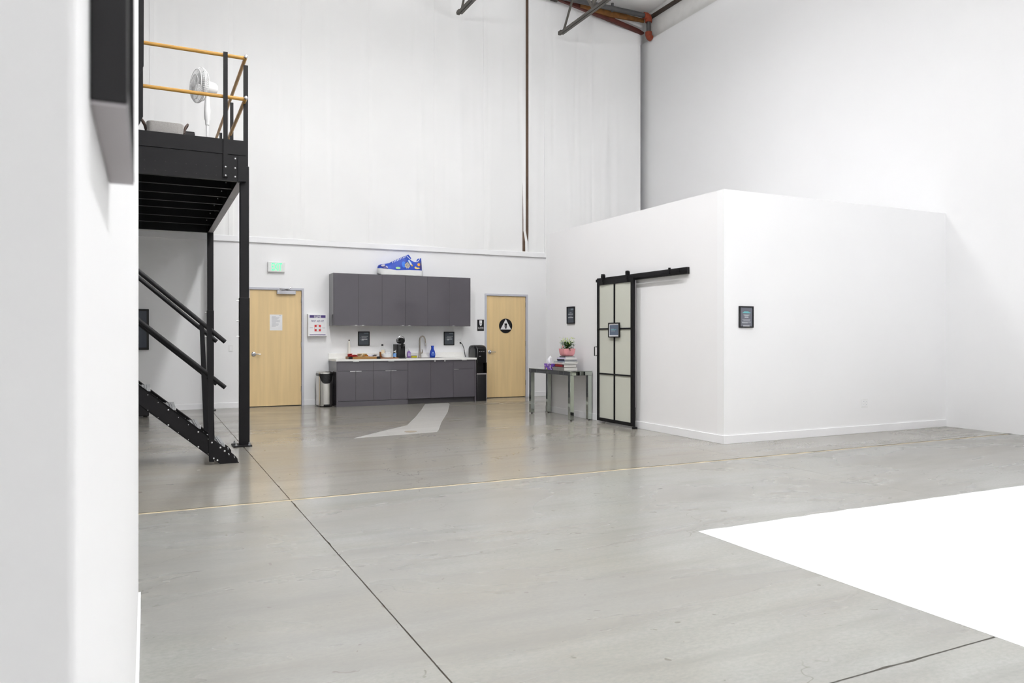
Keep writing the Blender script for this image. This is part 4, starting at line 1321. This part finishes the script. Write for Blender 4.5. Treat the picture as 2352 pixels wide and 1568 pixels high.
def pm(rgb):
    return mat('patch_ink', rgb, 0.45)


patch(MB(), [(318, 728), (335, 665), (390, 625), (520, 605), (600, 660), (640, 770), (480, 752)], 0.012).build('toe_cap', SHOEN, sh)
patch(MB(), [(1960, 760), (1955, 500), (1925, 380), (1880, 480), (1850, 620), (1860, 765)], 0.005).build('heel_counter', SHOEN, sh)
patch(MB(), ell(1008, 710, 92, 42)).build('patch', pm((172, 222, 160)), sh)
patch(MB(), ell(1235, 570, 75, 115), 0.003).build('patch', pm((62, 126, 226)), sh)
patch(MB(), ell(1820, 552, 56, 56)).build('patch', pm((240, 164, 48)), sh)
patch(MB(), ell(1905, 520, 40, 62)).build('patch', pm((128, 126, 134)), sh)
patch(MB(), [(1380, 430), (1450, 375), (1550, 500), (1500, 560), (1450, 530)]).build('patch', pm((120, 170, 236)), sh)
patch(MB(), [(1412, 410), (1438, 395), (1570, 570), (1545, 620), (1490, 570)], 0.006).build('patch', pm((226, 232, 240)), sh)
patch(MB(), [(1510, 570), (1560, 560), (1588, 600), (1548, 632)], 0.008).build('patch', pm((206, 160, 60)), sh)
patch(MB(), [(1650, 650), (1690, 620), (1690, 660), (1740, 672), (1830, 650), (1925, 622), (1850, 690), (1770, 722), (1690, 715), (1655, 690)]).build('patch', pm((238, 208, 120)), sh)
patch(MB(), ell(475, 628, 75, 35, rot=-0.3), 0.016).build('patch', pm((188, 184, 190)), sh)
patch(MB(), ell(588, 685, 42, 26, rot=0.8), 0.016).build('patch', pm((186, 186, 214)), sh)
ck = {0: MB(), 1: MB(), 2: MB()}
for i in range(7):
    for j in range(8):
        a, b = 1272 + i * 28, 482 + j * 28
        if math.hypot(a + 14 - 1370, b + 14 - 594) < 104:
            k = (i + j) % 2
            if k and (i * 7 + j * 3) % 4 == 0:
                k = 2
            patch(ck[k], [(a, b), (a + 28, b), (a + 28, b + 28), (a, b + 28)], 0.006)
for k, rgb in ((0, (40, 30, 34)), (1, (236, 232, 222)), (2, (196, 84, 70))):
    ck[k].build('checker_patch', pm(rgb), sh)
for k in range(9):
    t = k / 8
    a, b = 830 + 470 * t, 508 - 222 * t
    MB().tube([(zx(a - 6), side_y(a, b + 14) - 0.004, zz_(b + 22)), (zx(a + 4), side_y(a, b) - 0.006, zz_(b)), (zx(a + 16), side_y(a, b - 20) + 0.01, zz_(b - 26)), (zx(a + 18), YS, zz_(interp(prof_top, a + 18) - 26))], 0.007, 6).build('lace', TRIM, sh)
for s in (1, -1):
    MB().tube([(zx(a), YS - s * (YS - side_y(a, b)) * 0.97, zz_(b - 4)) for a, b in [t_ for t_ in prof_top if 1300 < t_[0] < 1925]], 0.007, 6).build('collar_piping', TRIM, sh)

# ------------------------------------------------------------------ sliding door on the office
XD = 6.085
bdoor = thing('sliding_barn_door', 'black framed sliding door with six frosted panes on the office wall', 'sliding door', (XD, 9.12, 0.03))
Y0d, Y1d = 8.649, 9.585
DT = 0.035


def dbox(y0, y1, z0, z1, nm, m_, par=bdoor, x0=XD - DT / 2, x1=XD + DT / 2, bev=0.002):
    return MB().box(x0, x1, y0, y1, z0, z1).build(nm, m_, par, bevel=bev)


dbox(Y0d, 8.716, 0.03, 2.10, 'stile', BLK)
dbox(9.53, Y1d, 0.03, 2.10, 'stile', BLK)
dbox(8.716, 9.53, 0.03, 0.078, 'rail', BLK)
dbox(8.716, 9.53, 2.044, 2.10, 'rail', BLK)
zr = [0.078, 0.72, 0.742, 1.383, 1.404, 2.044]
dbox(8.716, 9.53, 0.72, 0.742, 'muntin', BLK)
dbox(8.716, 9.53, 1.383, 1.404, 'muntin', BLK)
for k in range(3):
    dbox(9.111, 9.14, zr[2 * k], zr[2 * k + 1], 'muntin', BLK)
    for a, b in ((8.716, 9.111), (9.14, 9.53)):
        dbox(a, b, zr[2 * k], zr[2 * k + 1], 'pane', FROST, bdoor, XD - 0.005, XD + 0.005, 0)
MB().tube([(XD - 0.01, 9.575, 1.126), (XD - 0.05, 9.60, 1.126), (XD - 0.05, 9.60, 0.995), (XD - 0.01, 9.575, 0.995)], 0.008, 8).build('handle', BLK, bdoor)
for yc in (9.43, 8.80):
    hg = MB().prism([(yc - 0.035, 2.05), (yc + 0.05, 2.05), (yc + 0.045, 2.07), (yc + 0.02, 2.085), (yc + 0.016, 2.12), (yc + 0.016, 2.19), (yc + 0.008, 2.204), (yc - 0.008, 2.204), (yc - 0.016, 2.19), (yc - 0.016, 2.12), (yc - 0.018, 2.085), (yc - 0.03, 2.07)],
                    'x', XD - 0.035, XD - 0.022).build('hanger', BLK, bdoor)
    MB().lathe([(0.036, -0.010), (0.036, 0.010)], (XD + 0.0, yc, 2.172), 20, 'x').build('wheel', BLKMAT, hg)
    MB().lathe([(0.008, 0.0), (0.008, -0.008)], (XD - 0.035, yc, 2.172), 8, 'x').build('bolt', BLKMAT, hg)
tk = thing('sliding_door_track', 'black flat sliding door track with stops on the office wall', 'track', (6.15, 8.6, 2.08))
MB().box(6.14, XB, 7.583, 9.70, 2.074, 2.16).build('backer_board', BLKMAT, tk, bevel=0.002)
MB().box(6.082, 6.09, 7.665, 9.64, 2.094, 2.137).build('flat_track', BLK, tk)
for y in (9.55, 9.12, 8.62, 8.19, 7.74):
    MB().lathe([(0.009, 0.0), (0.009, -0.06)], (6.14, y, 2.115), 8, 'x').build('standoff_bolt', BLK, tk)
MB().box(6.07, 6.10, 7.86, 7.875, 2.085, 2.17).build('stop', BLK, tk)
fg = tag(MB().box(6.05, 6.12, 8.62, 8.66, 0.0, 0.028).build('floor_guide', BLK, None, bevel=0.004), 'small black floor guide under the sliding door corner', 'door guide')
framed('framed_notice', 'black framed notice hung at the centre of the sliding door', on_left_face(XD - DT / 2), -9.252, -8.97, 1.268, 1.48,
       {'t': [(0.25, 0.72, 0.50, 0.53)], 'w': [(0.25, 0.62, 0.43, 0.455), (0.25, 0.5, 0.57, 0.585)]}, POSTERB, fw=0.014, mat_w=0.018)
# office interior lamp
il = bpy.data.lights.new('office_lamp', 'AREA')
il.size = 0.8
il.energy = 18
ilo = bpy.data.objects.new('office_lamp', il)
COL.objects.link(ilo)
ilo.location = (8.0, 9.0, 2.9)

# ------------------------------------------------------------------ mirrored console table
tx0, tx1, ty0, ty1, tz = 5.765, 6.160, 9.86, 11.23, 0.753
tb = thing('console_table', 'mirrored console table against the office wall', 'table', ((tx0 + tx1) / 2, (ty0 + ty1) / 2, 0))
MB().box(tx0 + 0.003, tx1 - 0.003, ty0 + 0.003, ty1 - 0.003, tz - 0.066, tz - 0.008).build('carcass', MIRROR_E, tb)
MB().box(tx0, tx1, ty0, ty1, tz - 0.008, tz).build('tabletop', MIRROR, tb, bevel=0.003)
cuts = [ty0 + 0.004, ty0 + 0.20, ty0 + 0.36, ty0 + 0.72, ty0 + 1.08, ty1 - 0.004]
for a, b in zip(cuts[:-1], cuts[1:]):
    MB().box(tx0, tx0 + 0.004, a + 0.002, b - 0.002, tz - 0.064, tz - 0.010).build('apron_panel', MIRROR, tb, bevel=0.0012)
for a, b in ((tx0 + 0.004, tx0 + 0.03), (tx0 + 0.03, tx0 + 0.24), (tx0 + 0.265, tx1 - 0.004)):
    MB().box(a + 0.002, b - 0.002, ty0, ty0 + 0.004, tz - 0.064, tz - 0.010).build('apron_panel', MIRROR, tb, bevel=0.0012)
for lx in (tx0 + 0.004, tx1 - 0.074):
    for ly in (ty0 + 0.004, ty1 - 0.074):
        w = 0.068
        lg = MB().box(lx + 0.002, lx + w - 0.002, ly + 0.002, ly + w - 0.002, 0.012, tz - 0.066).build('leg', MIRROR_E, tb)
        MB().box(lx + 0.003, lx + w - 0.003, ly, ly + 0.003, 0.014, tz - 0.067).build('mirror_face', MIRROR, lg, bevel=0.001)
        MB().box(lx + 0.003, lx + w - 0.003, ly + w - 0.003, ly + w, 0.014, tz - 0.067).build('mirror_face', MIRROR, lg, bevel=0.001)
        MB().box(lx, lx + 0.003, ly + 0.003, ly + w - 0.003, 0.014, tz - 0.067).build('mirror_face', MIRROR, lg, bevel=0.001)
        MB().box(lx + w - 0.003, lx + w, ly + 0.003, ly + w - 0.003, 0.014, tz - 0.067).build('mirror_face', MIRROR, lg, bevel=0.001)
        MB().lathe([(0.014, 0), (0.014, 0.012)], (lx + w / 2, ly + w / 2, 0), 10).build('foot', BLKMAT, lg)

# ------------------------------------------------------------------ books, plant, tissues
blist = [  # thickness, cover colour, label, width x, length y, dx, dy
    (0.050, (128, 126, 124), 'thick grey book at the bottom of the stack', 0.25, 0.335, 0.0, 0.0),
    (0.048, (62, 22, 28), 'thick black and dark red book second from the bottom', 0.225, 0.29, 0.012, 0.01),
    (0.020, (206, 204, 204), 'white book with red spine lettering in mid stack', 0.25, 0.33, 0.006, 0.0),
    (0.022, (176, 182, 186), 'pale grey large book in mid stack', 0.25, 0.335, 0.012, -0.005),
    (0.016, (40, 52, 96), 'thin navy blue book in the stack', 0.225, 0.235, 0.018, -0.005),
    (0.020, (36, 34, 38), 'black book above the navy one', 0.21, 0.25, 0.02, 0.0),
    (0.024, (206, 200, 222), 'pale lavender book second from the top', 0.215, 0.245, 0.026, 0.0),
    (0.018, (74, 74, 80), 'small dark grey book topmost under the plant pot', 0.165, 0.185, 0.035, 0.005)]
z = tz + 0.0005
PAGES = mat('book_pages', (232, 230, 224), 0.8, noise=(3, 0.05), stretch=(1, 1, 120))
bx0, by0 = 5.775, 10.075
for i, (t, rgb, lab, w, l, dx, dy) in enumerate(blist):
    bo = thing('book', lab, 'book', (bx0 + w / 2, by0 + l / 2, z), 'books stacked on the console table')
    a = math.radians(random.uniform(-2.5, 2.5))
    ctr = Vector((bx0 + dx + w / 2, by0 + dy + l / 2, z))
    M_ = Matrix.Translation(ctr) @ Matrix.Rotation(a, 4, 'Z')
    xf = lambda p, M_=M_: M_ @ p
    cm_ = mat('book_cover', rgb, 0.45, noise=(25, 0.1))
    c = 0.0028
    MB(xf).box(-w / 2, w / 2, -l / 2, l / 2, 0, c).box(-w / 2, w / 2, -l / 2, l / 2, t - c, t).box(-w / 2, -w / 2 + c, -l / 2, l / 2, c, t - c).build('cover', cm_, bo)
    MB(xf).box(-w / 2 + c, w / 2 - 0.006, -l / 2 + 0.004, l / 2 - 0.004, c, t - c).build('pages', PAGES, bo)
    if i == 1:
        MB(xf).box(-w / 2 - 0.0008, -w / 2, -l / 2 + 0.05, l / 2 - 0.02, 0.012, t - 0.008).build('spine_band', mat('red_spine', (150, 24, 34), 0.5), bo)
    if i in (2, 3, 0):
        MB(xf).box(-w / 2 - 0.0008, -w / 2, -l / 2 + 0.06, l / 2 - 0.08, t * 0.4, t * 0.62).build('spine_print', mat('spine_ink', ((120, 116, 112), 0, (190, 90, 90), (70, 84, 90))[i], 0.5), bo)
    z += t + 0.0004

px, py, pz = 5.925, 10.225, z
pp = thing('potted_plant', 'faceted pink pot with leafy white-flowering plant on the book stack', 'potted plant', (px, py, pz))


def octa(r, k=0.78):
    out = []
    for sx_, sy_ in ((1, 1), (-1, 1), (-1, -1), (1, -1)):
        pr = [(sx_ * r, sy_ * r * k), (sx_ * r * k, sy_ * r)]
        out += pr if sx_ * sy_ > 0 else pr[::-1]
    return out


def oloft(mb, rings):
    R = [[(px + a, py + b, pz + z_) for a, b in octa(r)] for r, z_ in rings]
    mb.add([p for r_ in R for p in r_], [(i * 8 + k, i * 8 + (k + 1) % 8, (i + 1) * 8 + (k + 1) % 8, (i + 1) * 8 + k) for i in range(len(R) - 1) for k in range(8)])
    mb.add(R[0], [tuple(range(8))])
    mb.add(R[-1], [tuple(range(8))])
    return mb


oloft(MB(), [(0.068, 0), (0.078, 0.006), (0.086, 0.018), (0.094, 0.04), (0.100, 0.075), (0.104, 0.118), (0.098, 0.118), (0.092, 0.095)]).build('pot', PINK, pp, bevel=0.004)
oloft(MB(), [(0.08, 0.06), (0.094, 0.098)]).build('soil', SOIL, pp)
rl = random.Random(5)


def leaf(mb, c, d, ln, wd_):
    d = Vector(d).normalized()
    u = d.cross(Vector((0, 0, 1))).normalized()
    nrm = u.cross(d)
    c = Vector(c)
    pts_ = [c, c + d * ln * 0.4 + u * wd_ + nrm * ln * 0.05, c + d * ln + nrm * -ln * 0.1, c + d * ln * 0.4 - u * wd_ + nrm * ln * 0.05, c + d * ln * 0.45 + nrm * ln * -0.02]
    mb.add(pts_, [(0, 1, 4), (1, 2, 4), (2, 3, 4), (3, 0, 4)])


gm, lm, stm = MB(), MB(), MB()
for k in range(240):
    r, a = rl.uniform(0, 0.09), rl.uniform(0, 2 * PI)
    h = rl.uniform(0.10, 0.215)
    leaf(gm, (px + r * math.cos(a), py + r * math.sin(a) - 0.01, pz + h), (math.cos(a) + rl.uniform(-.5, .5), math.sin(a) + rl.uniform(-.5, .5), rl.uniform(-0.3, 0.8)), rl.uniform(0.035, 0.06), rl.uniform(0.012, 0.02))
for k in range(60):
    a = rl.uniform(0, 2 * PI)
    r = rl.uniform(0.02, 0.12)
    leaf(lm, (px + r * math.cos(a), py + r * math.sin(a), pz + rl.uniform(0.20, 0.29)), (math.cos(a), math.sin(a), rl.uniform(-0.5, 0.5)), rl.uniform(0.035, 0.06), rl.uniform(0.006, 0.011))
for k in range(16):
    a = rl.uniform(0, 2 * PI)
    r = rl.uniform(0.02, 0.12)
    stm.tube([(px + 0.3 * r * math.cos(a), py + 0.3 * r * math.sin(a), pz + 0.09), (px + 0.7 * r * math.cos(a), py + 0.7 * r * math.sin(a), pz + 0.16), (px + r * math.cos(a), py + r * math.sin(a), pz + 0.25)], 0.0014, 5)
for nm, mm_, ma in (('leaves', gm, GREENL), ('young_leaves', lm, LIMEL), ('stems', stm, GREENL)):
    mm_.build(nm, ma, pp)['kind'] = 'stuff'
for k, (dx, dy, dz, ma) in enumerate(((-0.06, 0.09, 0.165, PETALW), (-0.05, 0.02, 0.225, PETALW), (0.0, 0.06, 0.24, PETALW), (-0.05, -0.07, 0.20, PETALW), (0.05, -0.09, 0.255, PETALW), (-0.10, -0.04, 0.15, PETALP), (0.06, -0.12, 0.26, PETALW), (0.02, -0.03, 0.245, LIMEL))):
    fm_ = MB()
    for j in range(6):
        a = 2 * PI * j / 6
        leaf(fm_, (px + dx, py + dy, pz + dz), (-0.5 + 0.1, math.cos(a), math.sin(a) + 0.01), 0.022, 0.010)
    fm_.build('flower', ma, pp)

tis = thing('tissue_box', 'purple floral tissue box with white tissue on the mirrored table', 'tissue box', (5.83, 10.60, tz))
fl_m = bpy.data.materials.new('purple_floral_card')
fl_m.use_nodes = True
nt = fl_m.node_tree
b = nt.nodes['Principled BSDF']
tcn = nt.nodes.new('ShaderNodeTexCoord')
vo = nt.nodes.new('ShaderNodeTexVoronoi')
vo.inputs['Scale'].default_value = 62
cr = nt.nodes.new('ShaderNodeValToRGB')
cr.color_ramp.interpolation = 'CONSTANT'
cr.color_ramp.elements[0].color = lin((104, 62, 168))
cr.color_ramp.elements[1].position = 0.55
cr.color_ramp.elements[1].color = lin((236, 228, 226))
for pos, rgb in ((0.68, (70, 52, 60)), (0.78, (200, 196, 60)), (0.86, (132, 84, 190))):
    e = cr.color_ramp.elements.new(pos)
    e.color = lin(rgb)
sepc = nt.nodes.new('ShaderNodeSeparateColor')
nt.links.new(tcn.outputs['Object'], vo.inputs['Vector'])
nt.links.new(vo.outputs['Color'], sepc.inputs['Color'])
nt.links.new(sepc.outputs[0], cr.inputs['Fac'])
nt.links.new(cr.outputs['Color'], b.inputs['Base Color'])
MB().box(5.78, 5.90, 10.475, 10.715, tz + 0.0003, tz + 0.095).build('carton', fl_m, tis, bevel=0.002)


def tissue(u, v):
    a = (u - 0.5) * 2
    return (5.84 + 0.03 * math.sin(v * 2.5) * math.cos(a * 3.2) - 0.01, 10.60 + a * (0.035 + 0.035 * v - 0.02 * v * v) + 0.006 * math.sin(9 * a), tz + 0.09 + 0.12 * v * (1 - 0.25 * a * a * v) + 0.012 * math.sin(a * 5) * v)


MB().grid(tissue, 14, 10).build('tissue', PAPER, tis, solid=0.001)
